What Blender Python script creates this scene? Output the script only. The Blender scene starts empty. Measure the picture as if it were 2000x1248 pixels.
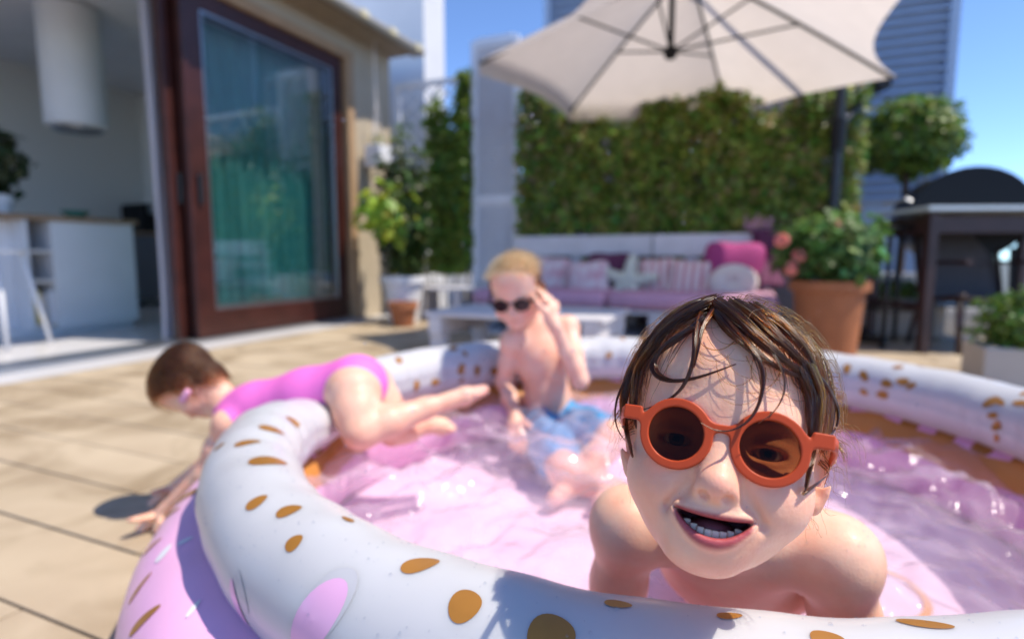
import bpy, bmesh, math, random
import numpy as np
from mathutils import Vector, Matrix
random.seed(7); rng = np.random.default_rng(11)
R_ = math.radians
SC = bpy.context.scene
COL = SC.collection

# ------------------------------------------------------------------ camera, sky, sun, exposure
CAM_H, FPX = 0.60, 1111.0
TILT = math.atan(124 / FPX)
cd = bpy.data.cameras.new('camera'); cam = bpy.data.objects.new('camera', cd); COL.objects.link(cam)
cam.location = (0, 0, CAM_H); cam.rotation_euler = (math.pi / 2 - TILT, 0, 0)
cd.sensor_width = 36; cd.lens = 36 * FPX / 2000; cd.clip_start = 0.02; cd.clip_end = 500
cd.dof.use_dof = True; cd.dof.focus_distance = 0.385; cd.dof.aperture_fstop = 3.2
SC.camera = cam
SUN_EL, SUN_AZ = R_(61), R_(-14)          # azimuth counted from +X towards +Y
sdir = Vector((math.cos(SUN_EL) * math.cos(SUN_AZ), math.cos(SUN_EL) * math.sin(SUN_AZ), math.sin(SUN_EL)))
W = bpy.data.worlds.new('World'); SC.world = W; W.use_nodes = True
nt = W.node_tree; nt.nodes.clear()
sky = nt.nodes.new('ShaderNodeTexSky'); sky.sky_type = 'NISHITA'; sky.sun_disc = False
sky.sun_elevation = SUN_EL; sky.sun_rotation = math.pi / 2 - SUN_AZ
sky.air_density = 0.5; sky.dust_density = 0.0; sky.ozone_density = 6.0; sky.altitude = 300
bg = nt.nodes.new('ShaderNodeBackground'); bg.inputs[1].default_value = 0.15
wo = nt.nodes.new('ShaderNodeOutputWorld')
nt.links.new(sky.outputs[0], bg.inputs[0]); nt.links.new(bg.outputs[0], wo.inputs[0])
sl = bpy.data.lights.new('sun', 'SUN'); sl.energy = 2.6; sl.angle = R_(0.53); sl.color = (1, 0.91, 0.78)
so = bpy.data.objects.new('sun', sl); COL.objects.link(so)
so.rotation_euler = sdir.to_track_quat('Z', 'Y').to_euler()
vs_ = SC.view_settings
vs_.view_transform = 'Standard'; vs_.look = 'None'; vs_.gamma = 1; vs_.exposure = 1.2; vs_.use_curve_mapping = False
SC.cycles.use_denoising = True
try: SC.cycles.denoiser = 'OPENIMAGEDENOISE'
except Exception: pass
SC.cycles.max_bounces = 10; SC.cycles.transparent_max_bounces = 24
SC.cycles.sample_clamp_indirect = 6; SC.cycles.caustics_reflective = False; SC.cycles.caustics_refractive = False
SC.render.hair_type = 'STRIP' if hasattr(SC.render, 'hair_type') else None

# ------------------------------------------------------------------ places: where a line of sight meets a depth or a level
CT, ST = math.cos(TILT), math.sin(TILT)
def ray(px, py):
    x, y = (px - 1000) / FPX, (624 - py) / FPX
    return np.array([x, CT + y * ST, -ST + y * CT])          # length 1 along the optical axis
def P(px, py, dep): return np.array([0, 0, CAM_H]) + ray(px, py) * dep
def G(px, py, z=0.0):
    d = ray(px, py); return np.array([0, 0, CAM_H]) + d * ((z - CAM_H) / d[2])
HA = R_(23)                                                   # the house stands turned by this angle
UA = np.array([math.sin(HA), math.cos(HA)]); NA = np.array([math.cos(HA), -math.sin(HA)])
def H(a, b, z=0.0): q = UA * a + NA * b; return np.array([q[0], q[1], z])   # along the house wall, out from it, up
def b_of(px, a):                                              # which b on the line a = const lies in direction px
    k = (px - 1000) / FPX / (CT)                              # horizontal direction (near the horizon)
    return (k * UA[1] * a - UA[0] * a) / (NA[0] - k * NA[1])
def a_of(px, b):
    k = (px - 1000) / FPX / CT
    return (k * NA[1] * b - NA[0] * b) / (UA[0] - k * UA[1])
def depth_of(p): return p[1]
def zat(py, y): return CAM_H + (500 - py) / FPX * y           # height seen at row py at distance y
HROT = -HA                                                    # rotation about Z of house-aligned boxes: local X = out (b), local Y = along (a)

# ------------------------------------------------------------------ materials
def mat(name, col, rough=0.5, metal=0.0, noise=0.0, nscale=8.0, bump=0.0, bscale=60.0, spec=0.5, sss=0.0, coat=0.0, attr=None, trans=0.0, col2=None):
    m = bpy.data.materials.new(name); m.use_nodes = True; t = m.node_tree; n = t.nodes; L = t.links
    b = n['Principled BSDF']
    b.inputs['Roughness'].default_value = rough; b.inputs['Metallic'].default_value = metal
    b.inputs['Specular IOR Level'].default_value = spec; b.inputs['Coat Weight'].default_value = coat
    b.inputs['Coat Roughness'].default_value = 0.12
    b.inputs['Base Color'].default_value = (*col, 1)
    src = None
    if attr:
        a = n.new('ShaderNodeVertexColor'); a.layer_name = attr; src = a.outputs[0]
    if noise or col2:
        tc = n.new('ShaderNodeTexCoord'); nz = n.new('ShaderNodeTexNoise'); nz.inputs['Scale'].default_value = nscale; nz.inputs['Detail'].default_value = 6
        L.new(tc.outputs['Object'], nz.inputs['Vector'])
        mx = n.new('ShaderNodeMix'); mx.data_type = 'RGBA'
        if src: 
            mx.blend_type = 'MULTIPLY'; mx.inputs[0].default_value = 1; L.new(src, mx.inputs[6])
            cr = n.new('ShaderNodeValToRGB'); cr.color_ramp.elements[0].position = .3; cr.color_ramp.elements[1].position = .7
            cr.color_ramp.elements[0].color = (1 - noise, 1 - noise, 1 - noise, 1); cr.color_ramp.elements[1].color = (1, 1, 1, 1)
            L.new(nz.outputs[0], cr.inputs[0]); L.new(cr.outputs[0], mx.inputs[7])
        else:
            c2 = col2 or tuple(c * (1 - noise) for c in col)
            cr = n.new('ShaderNodeMapRange'); cr.inputs[1].default_value = .35; cr.inputs[2].default_value = .68
            L.new(nz.outputs[0], cr.inputs[0]); L.new(cr.outputs[0], mx.inputs[0])
            mx.inputs[6].default_value = (*col, 1); mx.inputs[7].default_value = (*c2, 1)
        src = mx.outputs[2]
    if src: L.new(src, b.inputs['Base Color'])
    if sss:
        b.inputs['Subsurface Weight'].default_value = sss; b.inputs['Subsurface Radius'].default_value = (1, .35, .2); b.inputs['Subsurface Scale'].default_value = .007
    if bump:
        tc = n.new('ShaderNodeTexCoord'); nb = n.new('ShaderNodeTexNoise'); nb.inputs['Scale'].default_value = bscale; nb.inputs['Detail'].default_value = 4
        L.new(tc.outputs['Object'], nb.inputs['Vector'])
        bp = n.new('ShaderNodeBump'); bp.inputs['Strength'].default_value = bump; bp.inputs['Distance'].default_value = .01
        L.new(nb.outputs[0], bp.inputs['Height']); L.new(bp.outputs[0], b.inputs['Normal'])
    if trans:                                                  # thin translucent sheet
        tr = n.new('ShaderNodeBsdfTranslucent'); tr.inputs[0].default_value = (*col, 1)
        if src: L.new(src, tr.inputs[0])
        ms = n.new('ShaderNodeMixShader'); ms.inputs[0].default_value = trans
        L.new(b.outputs[0], ms.inputs[1]); L.new(tr.outputs[0], ms.inputs[2]); L.new(ms.outputs[0], n['Material Output'].inputs[0])
    return m
def glassy(name, tint, ior=1.45, rough=0.0, bump=0.0, bscale=10, refl=1.0):
    m = bpy.data.materials.new(name); m.use_nodes = True; t = m.node_tree; n = t.nodes; L = t.links
    n.remove(n['Principled BSDF'])
    tr = n.new('ShaderNodeBsdfTransparent'); tr.inputs[0].default_value = (*tint, 1)
    gl = n.new('ShaderNodeBsdfGlossy'); gl.inputs['Roughness'].default_value = rough
    f0 = ((ior - 1) / (ior + 1)) ** 2                          # Schlick: the same from either side of a sheet
    fr = n.new('ShaderNodeLayerWeight'); fr.inputs[0].default_value = .5
    pw = n.new('ShaderNodeMath'); pw.operation = 'POWER'; pw.inputs[1].default_value = 5; L.new(fr.outputs['Facing'], pw.inputs[0])
    mr = n.new('ShaderNodeMath'); mr.operation = 'MULTIPLY_ADD'; mr.inputs[1].default_value = 1 - f0; mr.inputs[2].default_value = f0; L.new(pw.outputs[0], mr.inputs[0])
    ms = n.new('ShaderNodeMixShader')
    L.new(mr.outputs[0], ms.inputs[0]); L.new(tr.outputs[0], ms.inputs[1]); L.new(gl.outputs[0], ms.inputs[2])
    L.new(ms.outputs[0], n['Material Output'].inputs[0])
    if bump:
        tc = n.new('ShaderNodeTexCoord'); nb = n.new('ShaderNodeTexNoise'); nb.inputs['Scale'].default_value = bscale; nb.inputs['Detail'].default_value = 2.5
        L.new(tc.outputs['Object'], nb.inputs['Vector'])
        bp = n.new('ShaderNodeBump'); bp.inputs['Strength'].default_value = bump; bp.inputs['Distance'].default_value = .02
        L.new(nb.outputs[0], bp.inputs['Height']); L.new(bp.outputs[0], gl.inputs['Normal']); L.new(bp.outputs[0], fr.inputs['Normal'])
    return m
M = {}
M['tile'] = mat('tile', (.47, .385, .275), .6, noise=.3, nscale=2.2, bump=.12, bscale=120, col2=(.38, .30, .21))
t_ = M['tile'].node_tree; b_ = t_.nodes['Principled BSDF']; src_ = b_.inputs['Base Color'].links[0].from_socket
ge_ = t_.nodes.new('ShaderNodeNewGeometry'); nz_ = t_.nodes.new('ShaderNodeTexNoise'); nz_.inputs['Scale'].default_value = 3.2; nz_.inputs['Detail'].default_value = 7; nz_.inputs['Distortion'].default_value = .8
cr_ = t_.nodes.new('ShaderNodeValToRGB'); cr_.color_ramp.elements[0].position = .42; cr_.color_ramp.elements[1].position = .63; cr_.color_ramp.elements[0].color = (1.1, 1.1, 1.1, 1); cr_.color_ramp.elements[1].color = (.72, .68, .62, 1)
mx_ = t_.nodes.new('ShaderNodeMix'); mx_.data_type = 'RGBA'; mx_.blend_type = 'MULTIPLY'; mx_.inputs[0].default_value = 1
t_.links.new(ge_.outputs['Position'], nz_.inputs['Vector']); t_.links.new(nz_.outputs[0], cr_.inputs[0]); t_.links.new(src_, mx_.inputs[6]); t_.links.new(cr_.outputs[0], mx_.inputs[7]); t_.links.new(mx_.outputs[2], b_.inputs['Base Color'])
M['grout'] = mat('grout', (.09, .08, .07), .9)
M['ground'] = mat('ground', (.2, .19, .18), .9, noise=.2)
M['plaster'] = mat('plaster', (.50, .42, .31), .85, noise=.12, nscale=3, bump=.15, bscale=90)
M['white'] = mat('white', (.74, .74, .76), .6, noise=.06, nscale=4)
M['white_wood'] = mat('white_wood', (.70, .68, .70), .55, noise=.14, nscale=6, bump=.15, bscale=40)
M['red_wood'] = mat('red_wood', (.055, .015, .011), .35, noise=.35, nscale=9)
M['dark_wood'] = mat('dark_wood', (.045, .018, .016), .45, noise=.3, nscale=9)
M['black'] = mat('black', (.010, .010, .012), .45, spec=.2)
M['black_metal'] = mat('black_metal', (.02, .022, .026), .4, metal=.3)
M['steel'] = mat('steel', (.45, .47, .5), .35, metal=1)
M['grey_wall'] = mat('grey_wall', (.74, .72, .69), .8)
M['oak'] = mat('oak', (.35, .22, .13), .5, noise=.25, nscale=12)
M['terracotta'] = mat('terracotta', (.42, .15, .06), .8, noise=.25, nscale=7, bump=.2, bscale=50)
M['canvas'] = mat('canvas', (.74, .66, .60), .85, noise=.05, trans=.5)
M['leaf'] = mat('leaf', (.1, .16, .02), .45, attr='col', trans=.45)
M['bark'] = mat('bark', (.12, .07, .045), .9, noise=.4, nscale=20)
M['soil'] = mat('soil', (.03, .02, .015), .95)
M['louvre'] = mat('louvre', (.82, .82, .86), .6, noise=.06)
M['blue_louvre'] = mat('blue_louvre', (.42, .52, .68), .55, noise=.08)
M['teal_cloth'] = mat('teal_cloth', (.16, .66, .64), .8, noise=.12, trans=.25)
M['white_cloth'] = mat('white_cloth', (.62, .60, .64), .8, trans=.3)
M['glass'] = glassy('glass', (.93, .96, .96), 2.3)
M['rail_glass'] = glassy('rail_glass', (.86, .93, .95), 1.4)
M['vinyl'] = mat('vinyl', (.54, .54, .56), .34, noise=.03, nscale=3, coat=.08, sss=.55, bump=.05, bscale=9)
b_ = M['vinyl'].node_tree.nodes['Principled BSDF']; b_.inputs['Subsurface Radius'].default_value = (1, .9, 1); b_.inputs['Subsurface Scale'].default_value = .035   # light spreads through the milky film and the air chamber
M['vinyl_pink'] = mat('vinyl_pink', (.84, .45, .70), .3, noise=.05, coat=.1, bump=.05, bscale=9)
M['gold'] = mat('gold', (.44, .19, .03), .38, metal=.25, noise=.15, nscale=30, coat=.2)
M['print_shadow_grey'] = mat('print_shadow_grey', (.47, .47, .50), .3)  # painted shadow that the rim prints throw inside the clear film
M['print_pink'] = mat('print_pink', (.74, .40, .64), .28, coat=.2)
M['print_white'] = mat('print_white', (.72, .72, .76), .3)
M['pool_floor'] = mat('pool_floor', (.80, .57, .73), .45, noise=.1, nscale=5, col2=(.80, .67, .78))  # paler noise patches in the colour stand in for caustic light
M['water'] = glassy('water', (.97, .93, .965), 1.36, 0.10, bump=.5, bscale=30)
def milky(m, col, amount):                                     # fine bubbles and suspended haze in stirred water
    t = m.node_tree; n = t.nodes; L = t.links; out = n['Material Output']; s0 = out.inputs[0].links[0].from_socket
    tl = n.new('ShaderNodeBsdfTranslucent'); tl.inputs[0].default_value = (*col, 1); df = n.new('ShaderNodeBsdfDiffuse'); df.inputs[0].default_value = (*col, 1)
    a = n.new('ShaderNodeMixShader'); L.new(tl.outputs[0], a.inputs[1]); L.new(df.outputs[0], a.inputs[2])
    tc = n.new('ShaderNodeTexCoord'); nz = n.new('ShaderNodeTexNoise'); nz.inputs['Scale'].default_value = 5.5; nz.inputs['Detail'].default_value = 5; nz.inputs['Distortion'].default_value = 1.2
    L.new(tc.outputs['Object'], nz.inputs['Vector']); mr = n.new('ShaderNodeMapRange'); mr.inputs[1].default_value = .38; mr.inputs[2].default_value = .72
    mr.inputs[3].default_value = amount * .45; mr.inputs[4].default_value = amount * 1.9; L.new(nz.outputs[0], mr.inputs[0])
    b = n.new('ShaderNodeMixShader'); L.new(mr.outputs[0], b.inputs[0]); L.new(s0, b.inputs[1]); L.new(a.outputs[0], b.inputs[2]); L.new(b.outputs[0], out.inputs[0])
milky(M['water'], (.88, .78, .88), .24)
M['drop'] = glassy('drop', (.97, .98, 1), 2.0, 0.03)
M['skin'] = mat('skin', (.7, .45, .35), .48, attr='col', noise=.06, nscale=70, sss=.3, bump=.08, bscale=420, coat=.03, spec=.4)
t_ = M['skin'].node_tree; b_ = t_.nodes['Principled BSDF']; src_ = b_.inputs['Base Color'].links[0].from_socket     # blotchy warmth of real skin
tc_ = t_.nodes.new('ShaderNodeTexCoord'); nz_ = t_.nodes.new('ShaderNodeTexNoise'); nz_.inputs['Scale'].default_value = 26; nz_.inputs['Detail'].default_value = 8
cr_ = t_.nodes.new('ShaderNodeValToRGB'); cr_.color_ramp.elements[0].position = .38; cr_.color_ramp.elements[1].position = .66; cr_.color_ramp.elements[0].color = (1, 1, 1, 1); cr_.color_ramp.elements[1].color = (1, .84, .80, 1)
mx_ = t_.nodes.new('ShaderNodeMix'); mx_.data_type = 'RGBA'; mx_.blend_type = 'MULTIPLY'; mx_.inputs[0].default_value = 1
t_.links.new(tc_.outputs['Object'], nz_.inputs['Vector']); t_.links.new(nz_.outputs[0], cr_.inputs[0]); t_.links.new(src_, mx_.inputs[6]); t_.links.new(cr_.outputs[0], mx_.inputs[7]); t_.links.new(mx_.outputs[2], b_.inputs['Base Color'])
M['tooth'] = mat('tooth', (.92, .78, .56), .3, coat=.1)
M['tongue'] = mat('tongue', (.52, .17, .18), .3)
M['eye_white'] = mat('eye_white', (.75, .74, .72), .1, attr='col', coat=.6)
M['frame'] = mat('frame', (.47, .058, .013), .45, noise=.06, nscale=50, spec=.3)
M['lens'] = glassy('lens', (.215, .10, .045), 1.25, 0.01)
M['dark_lens'] = glassy('dark_lens', (.05, .04, .04), 1.5, 0.02)
M['suit'] = mat('suit', (.82, .17, .56), .6, noise=.04, bump=.15, bscale=300)
M['shorts'] = mat('shorts', (.07, .30, .58), .6, noise=.2, nscale=30)
M['pink_fabric'] = mat('pink_fabric', (.58, .32, .44), .85, noise=.12)
M['magenta_fabric'] = mat('magenta_fabric', (.38, .045, .19), .8, noise=.15)
M['plum_fabric'] = mat('plum_fabric', (.12, .03, .08), .9, noise=.2)
M['green_fabric'] = mat('green_fabric', (.60, .62, .52), .9, noise=.06)
M['cream_fabric'] = mat('cream_fabric', (.70, .64, .60), .9, noise=.05)
M['flower_fabric'] = mat('flower_fabric', (.72, .66, .66), .9, nscale=14, col2=(.60, .30, .36))
M['red'] = mat('red', (.5, .06, .05), .5)
M['yellow'] = mat('yellow', (.6, .42, .05), .5)
M['petal'] = mat('petal', (.75, .25, .22), .6, trans=.2)
def striped(name, c1, c2, scale):
    m = mat(name, c1, .85); t = m.node_tree; n = t.nodes; L = t.links
    tc = n.new('ShaderNodeTexCoord'); w = n.new('ShaderNodeTexWave'); w.inputs['Scale'].default_value = scale; w.inputs['Distortion'].default_value = .3
    L.new(tc.outputs['Object'], w.inputs['Vector'])
    cr = n.new('ShaderNodeValToRGB'); cr.color_ramp.interpolation = 'CONSTANT'
    cr.color_ramp.elements[0].color = (*c1, 1); cr.color_ramp.elements[1].color = (*c2, 1); cr.color_ramp.elements[1].position = .62
    L.new(w.outputs[0], cr.inputs[0]); L.new(cr.outputs[0], n['Principled BSDF'].inputs['Base Color']); return m
M['stripe_fabric'] = striped('stripe_fabric', (.72, .64, .62), (.55, .2, .24), 5)
def hair_mat(name, melanin, redness, rough=.25, tint=(1, 1, 1), coat=0.0):
    m = bpy.data.materials.new(name); m.use_nodes = True; n = m.node_tree.nodes; n.remove(n['Principled BSDF'])
    h = n.new('ShaderNodeBsdfHairPrincipled'); h.parametrization = 'MELANIN'
    h.inputs['Melanin'].default_value = melanin; h.inputs['Melanin Redness'].default_value = redness
    h.inputs['Roughness'].default_value = rough; h.inputs['Radial Roughness'].default_value = .35
    if 'Coat' in h.inputs: h.inputs['Coat'].default_value = coat
    h.inputs['Random Color'].default_value = .3; h.inputs['Random Roughness'].default_value = .2
    m.node_tree.links.new(h.outputs[0], n['Material Output'].inputs[0]); return m
M['wet_hair'] = hair_mat('wet_hair', .76, .85, .2, coat=.3)
M['dry_hair'] = hair_mat('dry_hair', .52, .85, .28)
M['blond_hair'] = hair_mat('blond_hair', .06, .2, .35)
M['dark_blond_hair'] = hair_mat('dark_blond_hair', .62, .6, .35)
M['brown_hair'] = hair_mat('brown_hair', .58, .9, .3)

# ------------------------------------------------------------------ scene helpers
def setp(o, label=None, cat=None, group=None, kind=None):
    if label: o['label'] = label
    if cat: o['category'] = cat
    if group: o['group'] = group
    if kind: o['kind'] = kind
    return o
def empty(name, loc, label, cat, group=None, rotz=0.0):
    o = bpy.data.objects.new(name, None); COL.objects.link(o); o.location = loc; o.rotation_euler = (0, 0, rotz); o.empty_display_size = .05
    return setp(o, label, cat, group)
def link(name, me, parent=None, world=True):
    o = bpy.data.objects.new(name, me); COL.objects.link(o)
    if parent is not None:
        o.parent = parent
        if world:                                             # geometry given in world space
            pl = Matrix.LocRotScale(parent.location, parent.rotation_euler, parent.scale)
            q = parent.parent
            while q is not None: pl = Matrix.LocRotScale(q.location, q.rotation_euler, q.scale) @ pl; q = q.parent
            o.matrix_parent_inverse = pl.inverted()
    return o
def np_mesh(name, V, F, m, smooth=True, cols=None):
    V = np.asarray(V, np.float32); F = np.asarray(F, np.int32); k = F.shape[1]
    me = bpy.data.meshes.new(name)
    me.vertices.add(len(V)); me.vertices.foreach_set('co', V.ravel())
    me.loops.add(F.size); me.loops.foreach_set('vertex_index', F.ravel())
    me.polygons.add(len(F)); me.polygons.foreach_set('loop_start', np.arange(0, F.size, k, dtype=np.int32))
    me.update(calc_edges=True); me.validate()
    if smooth: me.polygons.foreach_set('use_smooth', np.ones(len(me.polygons), bool))
    if m: me.materials.append(m)
    if cols is not None:
        c = np.ones((len(V), 4), np.float32); c[:, :3] = cols
        at = me.color_attributes.new('col', 'FLOAT_COLOR', 'POINT'); at.data.foreach_set('color', c.ravel())
    return me
class MB:
    """collects boxes, tubes, lathes into one mesh"""
    def __init__(s): s.bm = bmesh.new()
    def box(s, c, size, rz=0.0, bev=0.0, rot=None):
        mat_ = Matrix.Translation(Vector(c)) @ (rot.to_4x4() if rot else Matrix.Rotation(rz, 4, 'Z')) @ Matrix.Diagonal((*size, 1))
        r = bmesh.ops.create_cube(s.bm, size=1, matrix=mat_)
        if bev:
            es = set(e for v in r['verts'] for e in v.link_edges)
            bmesh.ops.bevel(s.bm, geom=list(es), offset=bev, segments=2, affect='EDGES', profile=.5)
        return s
    def tube(s, pts, rad, n=10, caps=True):
        pts = [Vector(p) for p in pts]; rad = rad if hasattr(rad, '__len__') else [rad] * len(pts); rings = []
        up = None
        for i, p in enumerate(pts):
            d = (pts[min(i + 1, len(pts) - 1)] - pts[max(i - 1, 0)]).normalized()
            if up is None: up = d.orthogonal().normalized()
            x = (up - d * up.dot(d)).normalized(); up = x; y = d.cross(x)
            rings.append([s.bm.verts.new(p + (x * math.cos(t) + y * math.sin(t)) * rad[i]) for t in [2 * math.pi * k / n for k in range(n)]])
        for a, b in zip(rings, rings[1:]):
            for k in range(n): s.bm.faces.new((a[k], a[(k + 1) % n], b[(k + 1) % n], b[k]))
        if caps: s.bm.faces.new(rings[0][::-1]); s.bm.faces.new(rings[-1])
        return s
    def lathe(s, c, prof, n=28):
        c = Vector(c); rings = []
        for r, z in prof:
            if r < 1e-6: rings.append([s.bm.verts.new(c + Vector((0, 0, z)))])
            else: rings.append([s.bm.verts.new(c + Vector((r * math.cos(2 * math.pi * k / n), r * math.sin(2 * math.pi * k / n), z))) for k in range(n)])
        for a, b in zip(rings, rings[1:]):
            for k in range(n):
                k2 = (k + 1) % n
                if len(a) == 1: s.bm.faces.new((a[0], b[k2], b[k]))
                elif len(b) == 1: s.bm.faces.new((a[k], a[k2], b[0]))
                else: s.bm.faces.new((a[k], a[k2], b[k2], b[k]))
        return s
    def quad(s, pts):
        s.bm.faces.new([s.bm.verts.new(Vector(p)) for p in pts]); return s
    def done(s, name, m, parent=None, smooth=False, world=True):
        me = bpy.data.meshes.new(name); bmesh.ops.recalc_face_normals(s.bm, faces=s.bm.faces); s.bm.to_mesh(me); s.bm.free()
        if m: me.materials.append(M[m] if isinstance(m, str) else m)
        if smooth:
            me.polygons.foreach_set('use_smooth', np.ones(len(me.polygons), bool))
            if smooth == 'auto':
                me.set_sharp_from_angle(angle=R_(40))
        return link(name, me, parent, world)
def hbox(mb, a0, a1, b0, b1, z0, z1, bev=0.0):
    """a box aligned with the house"""
    return mb.box(H((a0 + a1) / 2, (b0 + b1) / 2, (z0 + z1) / 2), (abs(b1 - b0), abs(a1 - a0), z1 - z0), HROT, bev)

# ------------------------------------------------------------------ the setting
def sheet(name, pts, m):
    mb = MB(); mb.quad(pts); return setp(mb.done(name, m), kind='structure')
sheet('ground', [(-60, -40, -.05), (60, -40, -.05), (60, 120, -.05), (-60, 120, -.05)], 'ground')
deck = setp(hbox(MB(), -1.6, 8, -3.235, 5.0, -.045, -.016).done('terrace', 'grout'), kind='structure')
tile_me = {}
def tile_mesh(L):
    if L not in tile_me:
        mb = MB(); mb.box((0, 0, -.008), (L - .005, .1895, .016), 0, .0015)
        o = mb.done('tile', 'tile'); tile_me[L] = o.data; bpy.data.objects.remove(o)
    return tile_me[L]
k = 0
for row in range(-7, 24):
    a = .515 + .195 * row + .0975; b = -3.23
    off = random.choice((.6, .3, .9)); first = True
    while b < 3.6:
        L = off if first else 1.2
        L = min(L, 3.7 - b); first = False
        L = round(L, 1)
        if L < .15: break
        p = H(a, b + L / 2, 0)
        if p[1] < -.5 and abs(p[0]) < 9 and p[0] > 1.5: b += L; continue
        o = link('tile', tile_mesh(L), deck, world=False)
        o.location = (p[0], p[1], random.uniform(-.001, .001)); o.rotation_euler = (random.uniform(-.001, .001), random.uniform(-.0015, .0015), HROT + (math.pi if random.random() < .5 else 0))
        b += L
setp(hbox(MB(), -2.5, 5.06, -7.2, -3.24, -.04, .004).done('indoor_floor', mat('indoor_tile', (.62, .61, .62), .3, noise=.05)), kind='structure')

# ---- the house with its kitchen
house = empty('house', H(2, -3.5), 'tan rendered house with wide sliding door and timber eave on the left', 'house')
WB = -3.5
mb = MB(); hbox(mb, 4.46, 5.06, WB - .25, WB, 0, 2.62); hbox(mb, -2.5, 4.46, WB - .25, WB, 2.42, 2.62)
hbox(mb, -2.5, -1.9, WB - .25, WB, 0, 2.42); mb.done('wall', 'plaster', house)
mb = MB(); hbox(mb, 4.36, 4.458, WB - .24, WB + .025, .004, 2.45, .004); hbox(mb, -1.9, 4.36, WB - .24, WB + .025, 2.375, 2.45, .004)
mb.done('door_casing', mat('casing', (.42, .27, .15), .55, noise=.15), house)
mb = MB(); hbox(mb, -2.5, 5.10, WB - .3, WB + .28, 2.60, 2.64); hbox(mb, -2.5, 5.11, WB + .26, WB + .30, 2.575, 2.655)
eave = mb.done('eave', mat('eave', (.35, .28, .20), .7, noise=.15), house)
mb = MB(); mb.tube([H(a, WB + .345, 2.615) for a in np.linspace(-2.5, 5.12, 8)], .042, 12); mb.done('gutter', mat('gutter', (.42, .38, .31), .45, metal=.4), house)
for i in range(9):
    a = 5.0 - i * .42
    hbox(MB(), a - .05, a + .05, WB + .32, WB + .40, 2.59, 2.655, .01).done('roof_tile', mat('roof_tile', (.62, .55, .36), .7) if i == 0 else bpy.data.materials['roof_tile'], house)
hbox(MB(), -2.5, 5.06, WB - 3.9, WB - .31, 2.645, 2.68).done('roof', 'white', house)
hbox(MB(), -2.5, 5.06, WB - 3.9, WB - .26, 2.60, 2.64).done('kitchen_ceiling', 'white', house)
hbox(MB(), -2.5, 5.06, WB - 3.85, WB - 3.7, .005, 2.6).done('kitchen_back_wall', 'grey_wall', house)
hbox(MB(), 4.95, 5.055, WB - 3.69, WB - .26, .005, 2.59).done('kitchen_side_wall', 'grey_wall', house)
# doors: a leaf pushed aside over a fixed leaf
def leaf(name, a0, a1, b, lab):
    d = empty(name, H((a0 + a1) / 2, b), lab, 'door', 'sliding door leaves'); w = .15
    mb = MB()
    hbox(mb, a0, a0 + w, b - .03, b + .03, .03, 2.37, .004); hbox(mb, a1 - w * .75, a1, b - .03, b + .03, .03, 2.37, .004)
    hbox(mb, a0 + w, a1 - w * .75, b - .029, b + .029, .03, .22, .004); hbox(mb, a0 + w, a1 - w * .75, b - .029, b + .029, 2.25, 2.37, .004)
    mb.done('door_frame', 'red_wood', d)
    hbox(MB(), a0 + w - .01, a1 - w * .75 + .01, b - .006, b + .006, .21, 2.26).done('pane', 'glass', d)
    mb = MB(); i0, i1 = a0 + w, a1 - w * .75
    for (x0, x1, z0, z1) in ((i0, i0 + .015, .22, 2.25), (i1 - .015, i1, .22, 2.25), (i0 + .015, i1 - .015, .22, .24), (i0 + .015, i1 - .015, 2.235, 2.25)): hbox(mb, x0, x1, b + .008, b + .022, z0, z1)
    mb.done('glazing_bead', 'steel', d)
    mb = MB(); hbox(mb, a0 + .05, a0 + .08, b + .031, b + .06, .95, 1.15, .005); mb.done('handle', 'black_metal', d)
    return d
leaf('sliding_door', 2.74, 4.32, WB - .04, 'dark red timber sliding door leaf with large glass pane, pushed open')
leaf('sliding_door', 2.665, 4.32, WB - .14, 'second timber glass leaf half hidden behind the front sliding door')
hbox(MB(), -1.9, 4.36, WB - .22, WB + .02, .005, .028).done('door_track', 'steel', house)
def curtain(name, a0, a1, b, z0, z1, m, lab, waves, amp=.035):
    n = waves * 10; V = []; F = []
    for i in range(n + 1):
        t = i / n; a = a0 + (a1 - a0) * t; ph = 2 * math.pi * waves * t
        for j, z in enumerate(np.linspace(z0, z1, 7)):
            am = amp * (1 + .25 * math.sin(t * 17 + j)); V.append(H(a + .012 * math.sin(ph * .5 + j * .4), b + am * math.sin(ph + .25 * math.sin(j + 5 * t)), z))
    for i in range(n):
        for j in range(6): F.append((i * 7 + j, (i + 1) * 7 + j, (i + 1) * 7 + j + 1, i * 7 + j + 1))
    return setp(link(name, np_mesh(name, V, F, M[m])), lab, 'curtain')
curtain('curtain', 2.85, 4.25, WB - .32, .04, 2.5, 'teal_cloth', 'teal curtain hanging in folds behind the glass door', 13)
curtain('curtain', a_of(316, WB - .27), a_of(360, WB - .27), WB - .27, .03, 2.5, 'white_cloth', 'narrow white curtain gathered beside the dark door frame', 6, .025)
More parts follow.
